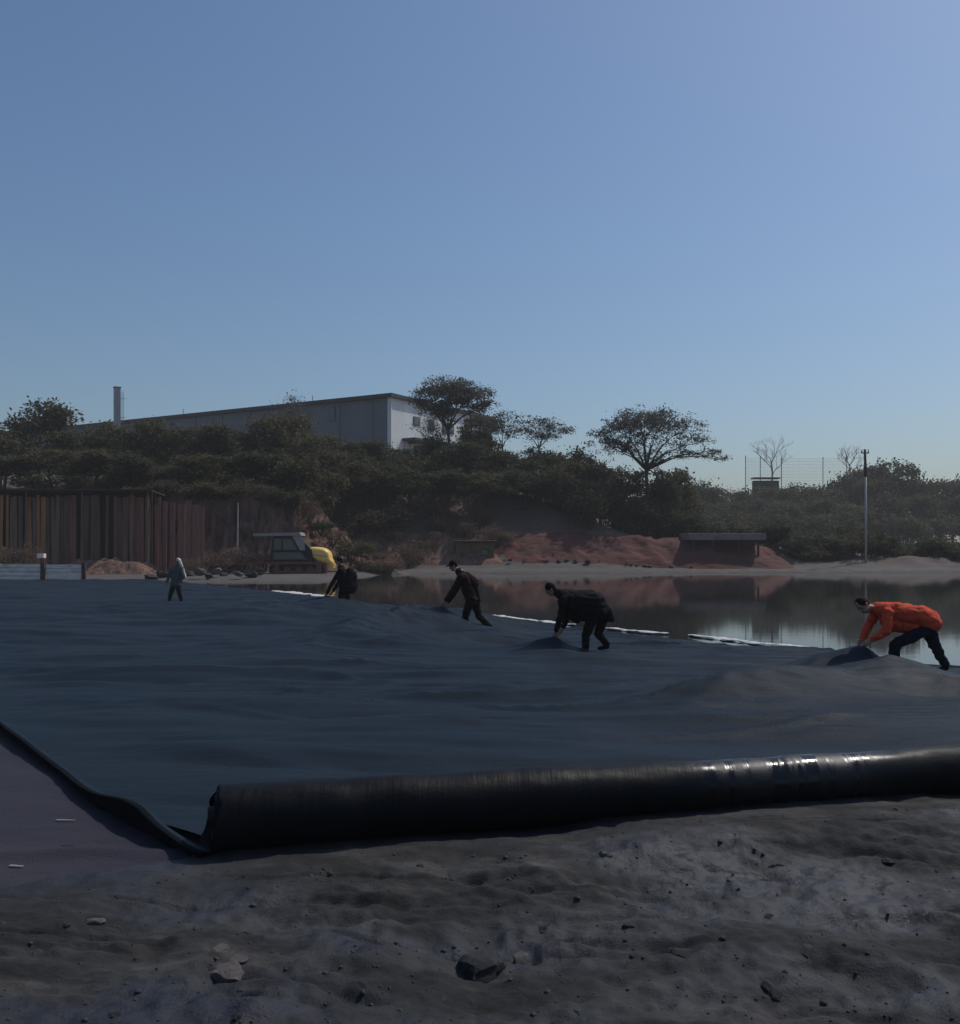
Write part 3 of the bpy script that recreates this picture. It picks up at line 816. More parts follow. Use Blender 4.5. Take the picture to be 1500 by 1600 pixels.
for k, (px, top, d) in enumerate(row):
    g_, l_ = right_zone(px)
    plant_px(['dark0', 'olive3', 'dark1', 'olive1', 'dark2', 'olive0'][k % 6], 'shore_tree', px, top, d, 2.5 if d < 150 else 4.6, l_, 'tree', g_)
plant_px('dark2', 'broad_tree', 1393, 720, 200, 5.6, 'tallest dark green tree on the right shore, just right of the pale pole', 'tree')
plant_px('olive1', 'shore_tree', 1340, 735, 206, 5.0, 'dark tree directly behind the tall pale pole', 'tree')
for k in range(26):
    px = 1060 + 580 * (k + random.random()) / 26
    plant(['bushd0', 'bush1', 'bushd1', 'bush2'][k % 4], 'far_bush', (px - 750) / F * 182, 182 + random.uniform(-4, 4), random.uniform(5.5, 8.0), random.uniform(4, 5.5), 'broad dark bush at the foot of the far-off trees at the right', 'bush', 'bushes at the foot of the far-off trees')
for k in range(26):
    px = 540 + 400 * (k + random.random()) / 26; d_ = random.uniform(98, 106)
    plant(['bushd0', 'bush1', 'bushd1', 'bush0'][k % 4], 'slope_bush', (px - 750) / F * d_, d_, random.uniform(2.6, 4.2), random.uniform(1.9, 2.6), 'low dark bush filling the gaps under the trees below the warehouse gable', 'bush', 'bushes below the warehouse gable')
for k in range(44):
    px = 850 + 780 * (k + random.random()) / 44; d = random.uniform(91, 97)
    plant(['bushd0', 'bush1', 'bushd1', 'bush2'][k % 4], 'shore_bush', (px - 750) / F * d, d, random.uniform(1.6, 2.9) if px > 1085 else random.uniform(3, 5), random.uniform(1.6, 2.4), 'low dark bush under the row of trees on the right far shore', 'bush', 'bushes under the right shore trees')
for k in range(30):
    px = random.uniform(-60, 620); d = random.uniform(80.5, 88)
    if px > 480: d += 8
    plant(['bushd0', 'bush1', 'bushd1', 'bush0'][k % 4], 'hillside_bush', (px - 750) / F * d, d, random.uniform(1.8, 3.0), random.uniform(1.6, 2.4), 'low bush at the edge of the left hillside above the brown boards', 'bush', 'bushes on the left hillside')
for k in range(20):
    px = 225 + 390 * (k + random.random()) / 20; x_ = (px - 750) / F * 77.5
    tz = 6.0 * (1 - float(ss(.55, 1.0, (px - 218) / 382.0))) + .2
    plant(['bush1', 'dry1', 'bushd0', 'dry2'][k % 4], 'bank_bush', x_, 77.0 + random.uniform(-.4, .6), random.uniform(1.2, 2.2), random.uniform(1.2, 1.9), 'scrubby bush hanging over the top edge of the eroded brown bank', 'bush', 'bushes along the top of the eroded bank', z=tz - .7)

# spreading umbrella trees: bespoke
def umbrella(name, px, base_py, d, pads, limbs_from, label, leafmat, per=22, dens=9.0, leaf=.11, tr=.22, seed=1):
    x = (px - 750) / F * d
    z0 = gz(x, d) - .1
    o = empty(name, (x, d, z0)); rg = random.Random(seed)
    lobes = []; ends = []
    for (ppx, ppy, rx, rz) in pads:
        c = at(ppx, ppy, d); c = Vector((c.x - x, rg.uniform(-1, 1) * rx / F * d * .7, c.z - z0))
        r1 = rx / F * d; r2 = rz / F * d
        lobes.append((tuple(c), (r1, r1 * .8, r2))); ends.append(c - Vector((0, 0, r2 * .3)))
    area = sum(l[1][0] * l[1][1] for l in lobes)
    V, Fq = crown_np([(c_, (r_[0] * 1.1, r_[1] * 1.2, r_[2] * 1.75)) for c_, r_ in lobes], int(area * dens), per, .5, leaf, seed, flat=.9, fill=.55)
    mesh_np('crown', V, Fq, M[leafmat], o)
    fk = at(limbs_from[0], limbs_from[1], d); fk = Vector((fk.x - x, 0, fk.z - z0))
    bm = bmesh.new()
    add_tube(bm, [(0, 0, -.2), fk * .5 + Vector((.08, 0, 0)), fk], [tr * 1.2, tr * .9, tr * .8], 9)
    for e in ends:
        m1 = fk.lerp(e, .4) + Vector((0, 0, (e - fk).length * .12)); m2 = fk.lerp(e, .75) + Vector((0, 0, (e - fk).length * .08))
        add_tube(bm, [fk, m1, m2, e], [tr * .55, tr * .34, tr * .2, tr * .06], 6)
        for _ in range(4):
            e2 = e + Vector((rg.uniform(-1, 1), rg.uniform(-.6, .6), rg.uniform(-.1, .35))) * 1.3
            add_tube(bm, [m2, m2.lerp(e2, .6) + Vector((0, 0, .1)), e2], [tr * .16, tr * .1, tr * .03], 5)
    bm_obj('trunk', bm, M['bark'], o, True)
    return tag(o, label, 'tree')
umbrella('umbrella_tree', 1012, 800, 97,
         [(1005, 668, 60, 18), (960, 700, 30, 12), (955, 690, 34, 14), (975, 672, 34, 14), (1000, 656, 36, 13), (1030, 662, 36, 14), (1060, 672, 34, 11), (1085, 690, 30, 12), (1110, 708, 24, 9), (1125, 716, 13, 5), (935, 680, 22, 7), (1015, 690, 40, 16), (1040, 705, 30, 12), (985, 705, 28, 10), (1070, 712, 24, 9), (1012, 722, 24, 9), (1030, 740, 20, 8)],
         (1010, 735), 'large umbrella-shaped tree with a sparse wide crown standing above the right shore trees', 'leaf_grey', dens=11.0, per=22, leaf=.115, tr=.22, seed=11)
umbrella('umbrella_tree', 705, 760, 106,
         [(700, 609, 40, 10), (720, 617, 44, 12), (680, 640, 30, 10), (672, 618, 26, 8), (735, 622, 34, 10), (760, 634, 20, 9), (655, 630, 22, 6), (715, 628, 40, 9), (690, 650, 22, 12), (745, 640, 22, 8)],
         (700, 672), 'dark flat-topped umbrella tree standing in front of the white warehouse gable', 'leaf_grey', dens=14.0, per=26, leaf=.13, tr=.20, seed=12)
umbrella('sparse_tree', 845, 760, 104, [(835, 662, 24, 8), (860, 668, 24, 7), (820, 675, 18, 7), (848, 682, 28, 8), (876, 676, 16, 5)],
         (842, 700), 'small sparse grey tree with sky showing through, between the two umbrella trees', 'leaf_grey', dens=11, per=24, leaf=.12, tr=.12, seed=13)
umbrella('sparse_tree', 790, 760, 105, [(785, 658, 22, 9), (800, 662, 14, 8), (775, 672, 22, 8), (795, 680, 16, 8)],
         (785, 700), 'small dark sparse tree at the right end of the white warehouse gable', 'leaf_grey', dens=12, per=24, leaf=.12, tr=.12, seed=14)

# leafless trees
def bare_tree(px, base, top, d, spread, label, seed):
    p0 = at(px, base, d); h = (base - top) / F * d
    o = empty('bare_tree', p0); rg = random.Random(seed)
    bm = bmesh.new(); bt = bmesh.new()
    add_tube(bm, [(0, 0, -1.5), (.1, 0, h * .35), (-.05, .05, h * .6)], [.24, .18, .12], 7)
    def grow(p, dr, ln, r_, lev):
        e = p + dr * ln
        add_tube(bt, [p, p.lerp(e, .5) + Vector((rg.uniform(-.1, .1), rg.uniform(-.1, .1), .06)) * ln, e], [r_, r_ * .75, r_ * .45], 5)
        if lev < 4:
            for _ in range(3):
                d2 = (dr + Vector((rg.uniform(-.9, .9), rg.uniform(-.9, .9), rg.uniform(-.15, .6)))).normalized()
                grow(e.lerp(p, rg.uniform(0, .5)), d2, ln * rg.uniform(.55, .8), r_ * .55, lev + 1)
    for k in range(5):
        a = k * 1.26; grow(Vector((0, 0, h * (.3 + .07 * k))), Vector((math.cos(a) * spread, math.sin(a) * spread, 1.0)).normalized(), h * .3, .09, 0)
    bm_obj('trunk', bm, M['bark_grey'], o, True); bm_obj('twigs', bt, M['bark_grey'], o)
    return tag(o, label, 'tree')
bare_tree(1206, 765, 690, 212, .9, 'leafless thin tree beside the tall net fence on the right skyline', 3)
bare_tree(1328, 760, 702, 212, .9, 'leafless twiggy tree just left of the tall pale pole', 5)

# ------------------------------------------------------------------ warehouse
CN = at(611, 615, 128)                      # top of the corner
dl = Vector((-0.86, 0.51, 0)); dr_ = Vector((0.51, 0.86, 0))
zb = 8.0; zt = CN.z
wh = empty('warehouse', (CN.x, CN.y, zb))
tag(wh, 'long white warehouse with a dark flat roof on the hill above the trees', 'warehouse')
H = zt - zb; LEN = 95.0; WID = 26.0
def wbox(name, mat, s0, s1, w0, w1, z0, z1, bev=0.0, par=wh):
    bm = bmesh.new()
    co = []
    for s_ in (s0, s1):
        for w_ in (w0, w1):
            for z_ in (z0, z1):
                co.append(bm.verts.new(dl * s_ + dr_ * w_ + Vector((0, 0, z_))))
    a = co
    for q in ((0, 1, 3, 2), (4, 6, 7, 5), (0, 4, 5, 1), (2, 3, 7, 6), (0, 2, 6, 4), (1, 5, 7, 3)):
        bm.faces.new([a[k] for k in q])
    return bm_obj(name, bm, mat, par)
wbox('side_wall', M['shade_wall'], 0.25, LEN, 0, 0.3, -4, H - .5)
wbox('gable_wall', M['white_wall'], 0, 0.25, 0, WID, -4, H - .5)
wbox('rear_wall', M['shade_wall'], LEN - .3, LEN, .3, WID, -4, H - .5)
wbox('roof', M['roof_dark'], -0.5, LEN + .5, -0.6, WID + .6, H - .5, H)
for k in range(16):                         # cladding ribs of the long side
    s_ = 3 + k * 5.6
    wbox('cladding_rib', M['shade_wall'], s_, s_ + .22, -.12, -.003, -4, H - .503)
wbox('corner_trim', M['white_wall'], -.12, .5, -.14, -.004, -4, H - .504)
for (s_, z_, w_, h_) in ((9.5, H - 3.0, .9, 2.0), (21, H - 3.2, 1.2, 2.0), (33, H - 3.2, 1.2, 2.0)):
    fr = wbox('window', M['steel_dark'], s_, s_ + w_, -.10, -.005, z_, z_ + h_)
    wbox('pane', M['glass_dark'], s_ + .12, s_ + w_ - .12, -.13, -.102, z_ + .12, z_ + h_ - .12, par=fr)
for (w0, z_, ww, hh) in ((5.2, H - 3.6, 1.6, 1.2), (9.0, H - 3.9, 1.3, 1.5), (12.6, H - 3.9, 1.2, 1.6), (14.4, H - 3.9, 1.2, 1.6), (18.0, H - 3.9, 1.3, 1.5)):
    fr = wbox('window', M['steel_dark'], -.10, -.005, w0, w0 + ww, z_, z_ + hh)
    wbox('pane', M['glass_dark'], -.13, -.102, w0 + .14, w0 + ww - .14, z_ + .14, z_ + hh - .14, par=fr)
wbox('canopy', M['roof_dark'], -2.2, -.003, 2.5, 21, H - 6.0, H - 5.7)
for w_ in (4, 11.5, 19): wbox('canopy_bracket', M['steel_dark'], -1.7, -.004, w_, w_ + .2, H - 6.4, H - 6.003)
bm = bmesh.new()
add_tube(bm, [dl * 40 + dr_ * .5 + Vector((0, 0, H)), dl * 40 + dr_ * .5 + Vector((0, 0, H + 1.0))], .05, 5)
add_tube(bm, [dl * 14 + dr_ * .5 + Vector((0, 0, H)), dl * 14 + dr_ * .5 + Vector((0, 0, H + .9))], .05, 5)
bm_obj('vent_pipe', bm, M['steel_dark'], wh)

# tall chimney with ladder
d = 150; b0 = at(183, 690, d); h = (690 - 606) / F * d
ch = empty('chimney', b0); tag(ch, 'tall square grey chimney rising alone above the left thicket', 'chimney')
bm = bmesh.new(); add_box(bm, (0, 0, h / 2), (.95, .95, h), Matrix.Rotation(R(28), 4, 'Z'), .03); bm_obj('shaft', bm, M['steel_grey'], ch)
bm = bmesh.new(); add_box(bm, (0, 0, h + .06), (1.1, 1.1, .12), Matrix.Rotation(R(28), 4, 'Z')); bm_obj('cap', bm, M['steel_dark'], ch)
bm = bmesh.new()
for x in (.78, 1.0): add_tube(bm, [(x, -.1, .5), (x, -.1, h - .6)], .035, 5)
bm_obj('ladder_rail', bm, M['steel_dark'], ch)
for k in range(10):
    bm = bmesh.new(); add_tube(bm, [(.78, -.1, 1 + k * .65), (1.0, -.1, 1 + k * .65)], .025, 4); bm_obj('rung', bm, M['steel_dark'], ch)
for z_ in (h * .45, h * .8):
    bm = bmesh.new(); add_tube(bm, [(.3, 0, z_), (1.45, -.1, z_)], .03, 4); bm_obj('bracket', bm, M['steel_dark'], ch)

# ------------------------------------------------------------------ shed of upright boards, left
d0 = 72.0
zl = at(0, 905, d0).z; sx0 = at(-120, 0, d0).x; sx1 = at(318, 0, d0).x; sxr = at(240, 0, d0).x
z_top = at(0, 772, d0).z; z_bot = at(0, 884, d0).z
shed = empty('board_shed', ((sx0 + sx1) / 2, d0, z_bot)); tag(shed, 'long shed wall of upright rusty brown boards under a dark eave', 'shed')
cx0 = (sx0 + sx1) / 2
x = sx0; k = 0
brd = random.Random(4)
while x < sx1:
    w_ = brd.uniform(.22, .62); hh = z_top - z_bot + (brd.uniform(-.15, .05) if x < sxr else brd.uniform(-1.0, .0))
    bm = bmesh.new()
    add_box(bm, (x + w_ / 2 - cx0, brd.uniform(-.10, .08), hh / 2 - .35), (w_ - .05, .05, hh + .5), Matrix.Rotation(R(brd.uniform(-1.2, 1.2)), 4, 'Y'))
    pxx = (x + w_ / 2) / d0 * F + 750
    mt = 'board_rust' if 0 < pxx < 75 and brd.random() < .7 else ('board_red' if pxx > 195 else brd.choice(['board_brown', 'board_dark', 'board_brown', 'board_red', 'board_dark']))
    bm_obj('board', bm, M[mt], shed); x += w_ + (brd.uniform(.1, .35) if brd.random() < .12 else 0); k += 1
bm = bmesh.new(); add_box(bm, ((sxr - sx1) / 2, .5, (z_top - z_bot) / 2 - .2), (sxr - sx0, .1, z_top - z_bot + .5)); bm_obj('back_wall', bm, M['shed_roof'], shed)
bm = bmesh.new(); add_box(bm, ((sxr - sx1) / 2, .6, z_top - z_bot + .12), (sxr - sx0 + .3, 3.4, .14), Matrix.Rotation(R(-4), 4, 'X'), .03); bm_obj('roof', bm, M['shed_roof'], shed)
for px in (40, 127, 205, 230):
    bm = bmesh.new(); xx = at(px, 0, d0 - .5).x - cx0
    add_tube(bm, [(xx, -.45, -.5), (xx + .03, -.45, z_top - z_bot + .1)], [.09, .07], 8); bm_obj('post', bm, M['board_brown'], shed)
# eroded bank right of the shed
U, Vv = np.meshgrid(np.linspace(0, 1, 150), np.linspace(0, 1, 50))
bx = at(218, 0, 76).x + (at(600, 0, 76).x - at(218, 0, 76).x) * U
taper = 1 - ss(.55, 1.0, U)
top_z = 6.2 * (0.12 + .88 * taper) + fbm(U * 14, 0 * U, 3, 3) * 0.9
bz = -.3 + (top_z + .3) * Vv
flute = -np.abs(fbm(U * 34, Vv * .8, 3, 13, .55)) * 1.9 + fbm(U * 60, Vv * 4, 3, 23, .5) * .4 + fbm(U * 9, Vv * 5, 3, 33) * .9
by = 74.4 + Vv * 2.2 - (1 - Vv) ** 2 * 1.6 - flute * (.35 + .65 * np.sin(np.pi * np.clip(Vv, 0, 1))) + ss(.5, 1, U) * 9
i = np.arange(150 * 50).reshape(50, 150)
f = np.stack([i[:-1, :-1], i[:-1, 1:], i[1:, 1:], i[1:, :-1]], -1).reshape(-1, 4)
eb = mesh_np('earth_bank', np.stack([bx, by, bz], -1).reshape(-1, 3), f, M['brown_earth'], smooth=True); tag(eb, kind='structure')
for (px, a, b, dd, lab) in ((237, 712, 880, 71, 'thin dark pole standing at the right end of the board shed'), (371, 785, 860, 73, 'short pale pole leaning on the eroded brown bank')):
    pa = at(px, b, dd); pb = at(px + 1, a, dd); o = empty('pole', pa); tag(o, lab, 'pole')
    bm = bmesh.new(); add_tube(bm, [(0, 0, -.4), pb - pa], [.06, .045], 7); bm_obj('shaft', bm, M['post_wood'] if px < 300 else M['steel_pale'], o)
    bm = bmesh.new(); add_box(bm, pb - pa, (.3, .06, .06)); bm_obj('cross_arm', bm, M['post_wood'], o)
# soil heaps in front of shed
def heap(name, px0, px1, top, d, dep, mat, label, cat, seed, rough=.35, skew=.5):
    xa = at(px0, 0, d).x; xb = at(px1, 0, d).x; hz = at(0, top, d).z
    U, V_ = np.meshgrid(np.linspace(-1, 1, 110), np.linspace(-1, 1, 60))
    X = (xa + xb) / 2 + (xb - xa) / 2 * U; Y = d + dep * (V_ + .2)
    zc = gz((xa + xb) / 2, d)
    wob = fbm(X * .35, Y * .5, 3, seed) * .35
    prof = np.clip(1 - np.abs(U + wob * .4) ** 3.2, 0, 1) * np.clip(1 - np.abs(V_) ** 2.0, 0, 1)
    prof = prof * (1 + fbm(X * .5, Y * .6, 3, seed + 2) * rough)
    rim = np.clip(prof * 4, 0, 1)
    Z = np.minimum(ground_z(X, Y), zc + 1) - .25 + (hz - zc + .25) * prof + (fbm(X * 0.9, Y * 1.2, 5, seed + 5, .5) * .24) * rim
    i = np.arange(110 * 60).reshape(60, 110)
    f = np.stack([i[:-1, :-1], i[:-1, 1:], i[1:, 1:], i[1:, :-1]], -1).reshape(-1, 4)
    return tag(mesh_np(name, np.stack([X, Y, Z], -1).reshape(-1, 3), f, mat), label, cat)
heap('soil_heap', 92, 242, 868, 69.5, 2.4, M['brown_earth'], 'low brown soil heap in front of the board shed', 'soil heap', 201, .7)
heap('red_mound', 740, 1010, 848, 88, 4.0, M['red_soil'], 'bright red soil mound on the far shore right of the ochre hut', 'soil mound', 203, .3)
heap('red_mound', 890, 1250, 853, 88.4, 3.8, M['red_soil'], 'long low dark red rubble mound touching the brighter red one', 'soil mound', 204, .3)
heap('brown_mound', 520, 790, 846, 87.5, 3.5, M['brown_earth'], 'broad brown earth mound behind the maroon-topped worker', 'soil mound', 205, .5)
for k in range(34):
    px = random.uniform(780, 1080); pp = at(px, random.uniform(862, 884), 86.0)
    o = put_rock(rocks_me[k % 8], pp.x, 86.0 + random.uniform(-.5, .5), gz(pp.x, 86) + .05, random.uniform(.12, .3), 'small rubble block at the foot of the red soil mounds', 'rubble blocks under the red mounds')

# ochre hut between brown slope and red mound
d = 86.5; a = at(712, 884, d); b = at(772, 846, d)
hut = empty('hut', ((a.x + b.x) / 2, d, a.z)); tag(hut, 'small ochre hut with a flat roof behind the maroon-topped worker', 'hut')
w_ = b.x - a.x; hh = b.z - a.z
bm = bmesh.new(); add_box(bm, (0, 1, hh / 2 - .2), (w_, 2, hh + .4), None, .02); bm_obj('wall', bm, M['ochre'], hut)
bm = bmesh.new(); add_box(bm, (0, .9, hh + .06), (w_ + .4, 2.6, .12), Matrix.Rotation(R(3), 4, 'X'), .02); bm_obj('roof', bm, M['shed_roof'], hut)
bm = bmesh.new(); add_box(bm, (-w_ * .2, -.02, hh * .42), (.75, .06, hh * .8)); dr0 = bm_obj('door', bm, M['board_dark'], hut)
bm = bmesh.new(); add_box(bm, (-w_ * .2 + .28, -.075, hh * .42), (.05, .05, .14)); bm_obj('handle', bm, M['steel_pale'], dr0)
bm = bmesh.new(); add_box(bm, (w_ * .25, -.02, hh * .55), (.7, .06, .6)); wd0 = bm_obj('window', bm, M['post_wood'], hut)
bm = bmesh.new(); add_box(bm, (w_ * .25, -.06, hh * .55), (.54, .03, .44)); bm_obj('pane', bm, M['glass_dark'], wd0)

# low brick building with pale slab
d = 88; a = at(1075, 880, d); b = at(1192, 833, d)
br = empty('low_building', ((a.x + b.x) / 2, d, a.z)); tag(br, 'low red-brick shelter with a pale flat roof slab rising from the red mound', 'building')
w_ = b.x - a.x; hh = b.z - a.z
bm = bmesh.new(); add_box(bm, (0, 2.4, hh * .36), (w_ - .3, 1.2, hh * .8)); bm_obj('wall', bm, M['brick'], br)
bm = bmesh.new(); add_box(bm, (0, 1.3, hh * .88), (w_ + .2, 4.0, hh * .22), None, .04); bm_obj('roof_slab', bm, M['pale_concrete'], br)
for xx in (-w_ / 2 + .5, -w_ * .17, w_ * .17, w_ / 2 - .5):
    bm = bmesh.new(); add_box(bm, (xx, -.25, hh * .36), (.16, .16, hh * .8)); bm_obj('post', bm, M['post_wood'], br)
# flat-roofed hut among the right trees
d = 207; a = at(1176, 775, d); b = at(1216, 750, d)
o = empty('roof_hut', ((a.x + b.x) / 2, d, gz((a.x + b.x) / 2, d))); tag(o, 'small grey flat-roofed hut half hidden among the right shore trees', 'hut')
zt_ = b.z - o.location.z
bm = bmesh.new(); add_box(bm, (0, 0, zt_ / 2 - .2), (b.x - a.x - .3, 2, zt_)); bm_obj('wall', bm, M['stone'], o)
bm = bmesh.new(); add_box(bm, (0, 0, zt_ + .36), (b.x - a.x + .2, 2.6, .3), None, .03); bm_obj('roof', bm, M['steel_dark'], o)

# tall pole, right
d = 90.0; p0 = at(1353, 868, d); p1 = at(1351, 702, d)
pl = empty('tall_pole', (p0.x, d, gz(p0.x, d) - .1)); tag(pl, 'tall pale pole on the far shore behind the worker in the orange jacket', 'pole')
h = p1.z - pl.location.z
bm = bmesh.new(); add_tube(bm, [(0, 0, 0), (-.02, 0, h * .78)], [.11, .085], 10); bm_obj('shaft', bm, M['steel_pale'], pl, True)
bm = bmesh.new(); add_tube(bm, [(-.02, 0, h * .76), (-.1, 0, h)], [.13, .11], 10); bm_obj('upper_shaft', bm, M['post_wood'], pl, True)
bm = bmesh.new(); add_box(bm, (-.1, -.05, h - .35), (.75, .1, .1)); bm_obj('cross_arm', bm, M['steel_dark'], pl)
for xx in (-.4, .2):
    bm = bmesh.new(); add_tube(bm, [(xx, -.05, h - .3), (xx, -.05, h - .02)], [.06, .04], 7); bm_obj('insulator', bm, M['steel_dark'], pl)

# net fence on the right skyline
d = 210.0
nf = empty('net_fence', at(1255, 760, d)); tag(nf, 'tall thin net fence on slim posts against the sky at the right', 'net fence')
ox, oz = nf.location.x, nf.location.z
for px, tp in ((1165, 712), (1188, 712), (1221, 715), (1286, 714), (1323, 712)):
    bm = bmesh.new(); q = at(px, tp, d); add_tube(bm, [(q.x - ox, 0, -3), (q.x - ox, 0, q.z - oz)], .09, 5); bm_obj('post', bm, M['steel_dark'], nf)
bm = bmesh.new()
for k in range(9):
    py = 716 + k * 5
    qa = at(1165, py, d); qb = at(1323, py - 1, d); n_ = 14
    add_tube(bm, [(qa.x - ox + (qb.x - qa.x) * j / n_, 0.02, qa.z - oz + .05 * math.sin(j * 2.1 + k)) for j in range(n_ + 1)], .020, 3, False)
for k in range(70):
    q = at(1165 + 158 * k / 69, 716, d); q2 = at(0, 757, d)
    add_tube(bm, [(q.x - ox, 0.03, q.z - oz), (q.x - ox, .03, q2.z - oz)], .014, 3, False)
o = bm_obj('mesh_wire', bm, M['steel_grey'], nf); o['kind'] = 'stuff'

# low white plank walls at the left
def plank_wall(px0, px1, top, bot, d, label, seed):
    a = at(px0, bot, d); b = at(px1, top, d); rg = random.Random(seed)
    o = empty('plank_wall', ((a.x + b.x) / 2, d, a.z)); tag(o, label, 'wall', 'low white plank walls')
    hh = (b.z - a.z) / 4
    for k in range(4):
        for h_ in range(2):
            w_ = (b.x - a.x) / 2 - .02
            bm = bmesh.new(); add_box(bm, ((h_ - .5) * (w_ + .02), rg.uniform(-.03, .03), hh * (k + .5)), (w_, .06, hh - .03), Matrix.Rotation(R(rg.uniform(-.6, .6)), 4, 'Y'), .006)
            bm_obj('plank', bm, M['plank_white'], o)
    bm = bmesh.new(); add_box(bm, ((b.x - a.x) / 2 + .14, -.05, hh * 2.1), (.24, .2, hh * 4.6), None, .015); bm_obj('post', bm, M['post_wood'], o)
    bm = bmesh.new(); add_box(bm, (0, .12, hh * 2), (b.x - a.x, .08, .08)); bm_obj('back_rail', bm, M['post_wood'], o)
plank_wall(-60, 64, 881, 906, 60.3, 'low white plank wall section cut by the left frame edge', 1)
plank_wall(72, 128, 882, 906, 60.3, 'short low white plank wall section between two dark posts', 2)
bm = bmesh.new(); p = at(65, 864, 64); add_box(bm, (0, 0, 0), (.45, .4, .3), None, .03)
o = empty('crate', p); o.location.z = p.z - .2; tag(o, 'small pale box on a post above the white plank walls', 'box')
bm_obj('box', bm, M['plank_white'], o)
bm = bmesh.new(); add_tube(bm, [(0, 0, -1.6), (0, 0, -.15)], .06, 6); bm_obj('post', bm, M['post_wood'], o)

# ------------------------------------------------------------------ parked machine
d = 70.0
mc0 = at(420, 893, d); mc = empty('tracked_machine', mc0); tag(mc, 'parked machine with a dark-windowed cab, rounded yellow bonnet and rust-red tracked base', 'machine')
u = 1.0 / F * d
def mp(px, py, y=0.0): return Vector(((px - 420) * u, y, (893 - py) * u))
def slab(name, poly, y0, y1, mat, par=mc, bev=.02, seg=2):
    bm = bmesh.new()
    a = [bm.verts.new(mp(px, py, y0)) for px, py in poly]; b = [bm.verts.new(mp(px, py, y1)) for px, py in poly]
    bm.faces.new(a); bm.faces.new(b[::-1])
    for k in range(len(poly)): bm.faces.new((a[k], a[(k + 1) % len(poly)], b[(k + 1) % len(poly)], b[k]))
    bmesh.ops.recalc_face_normals(bm, faces=bm.faces[:])
    if bev: bmesh.ops.bevel(bm, geom=bm.edges[:], offset=bev, segments=seg, affect='EDGES')
    return bm_obj(name, bm, mat, par)
slab('upper_rail', [(396, 878), (512, 878), (512, 881.5), (396, 881.5)], -1.0, 1.0, M['rust_red'])
slab('lower_rail', [(437, 891.5), (502, 891.5), (502, 895), (437, 895)], -1.02, -.8, M['rust_red'])
for (x0, x1) in ((434, 440), (498, 506), (510, 514)): slab('leg', [(x0, 881), (x1, 881), (x1, 898), (x0, 898)], -1.0, -.75, M['rust_red'])
trk = slab('track', [(424, 884), (430, 882), (500, 882), (508, 885), (508, 893), (500, 898), (430, 898), (424, 894)], -.75, -.2, M['rubber'])
trk2 = slab('track', [(424, 884), (430, 882), (500, 882), (508, 885), (508, 893), (500, 898), (430, 898), (424, 894)], .3, .85, M['rubber'])
for x_ in (434, 452, 470, 488, 500):
    bm = bmesh.new(); c0 = mp(x_, 890, -.78); add_tube(bm, [c0, c0 + Vector((0, .04, 0))], .25, 14); bm_obj('wheel', bm, M['rust_red'], trk)
cab = slab('cab', [(424, 877.5), (430, 838), (470, 838), (490, 860), (492, 877.5)], -.78, .8, M['rubber'])
slab('roof', [(400, 834), (472, 832), (474, 837.5), (400, 838)], -.95, .95, M['cab_grey'], cab)
slab('window', [(432, 842), (459, 842), (468, 859), (431, 859)], -.80, -.783, M['glass_dark'], cab, 0)
slab('window', [(431, 863), (473, 863), (483, 874), (430, 874)], -.80, -.783, M['glass_dark'], cab, 0)
slab('front_pillar', [(460, 838), (472, 837.5), (479, 845), (480, 860), (472, 860)], -.84, -.79, M['cab_grey'], cab, .01)
slab('window_bar', [(430, 859.5), (482, 859.5), (482, 862.5), (430, 862.5)], -.83, -.785, M['rubber'], cab, 0)
slab('window_bar', [(443, 842), (445.5, 842), (445.5, 859), (443, 859)], -.825, -.785, M['rubber'], cab, 0)
poly = [(482, 857), (488, 854.5), (495, 854.5), (502, 855), (508, 856.5), (513, 859), (517, 863), (518.5, 868), (519, 872), (521, 876), (523, 880), (519, 882.5), (514, 883), (507, 881.5), (501, 879), (495, 876), (489, 871.5), (484.5, 865.5)]
cxp = sum(p[0] for p in poly) / len(poly); cyp = sum(p[1] for p in poly) / len(poly)
bm = bmesh.new(); prev = None
for y_, k_ in ((-.76, .45), (-.73, .66), (-.66, .83), (-.52, .94), (-.25, 1.0), (.25, 1.0), (.52, .94), (.66, .83), (.73, .66), (.76, .45)):
    ring = [bm.verts.new(mp(cxp + (px - cxp) * k_, cyp + (py - cyp) * k_, y_)) for px, py in poly]
    if prev is None: bm.faces.new(ring[::-1])
    else:
        for q in range(len(ring)): bm.faces.new((prev[q], prev[(q + 1) % len(ring)], ring[(q + 1) % len(ring)], ring[q]))
    prev = ring
bm.faces.new(prev)
bon = bm_obj('bonnet', bm, M['yellow_paint'], mc, True)
for p_ in bon.data.polygons: p_.use_smooth = True
slab('bonnet_seam', [(493, 866), (512, 869), (512, 869.8), (493, 866.8)], -.765, -.70, M['rust_red'], mc, 0)
slab('front_block', [(506, 880), (524, 881), (522, 888), (508, 888)], -.55, .55, M['yellow_paint'], mc)
put_rock(rock_pale[0], at(541, 874, 80).x, 80, at(541, 874, 80).z, .5, 'pale rock on the brown slope behind the worker with the backpack')

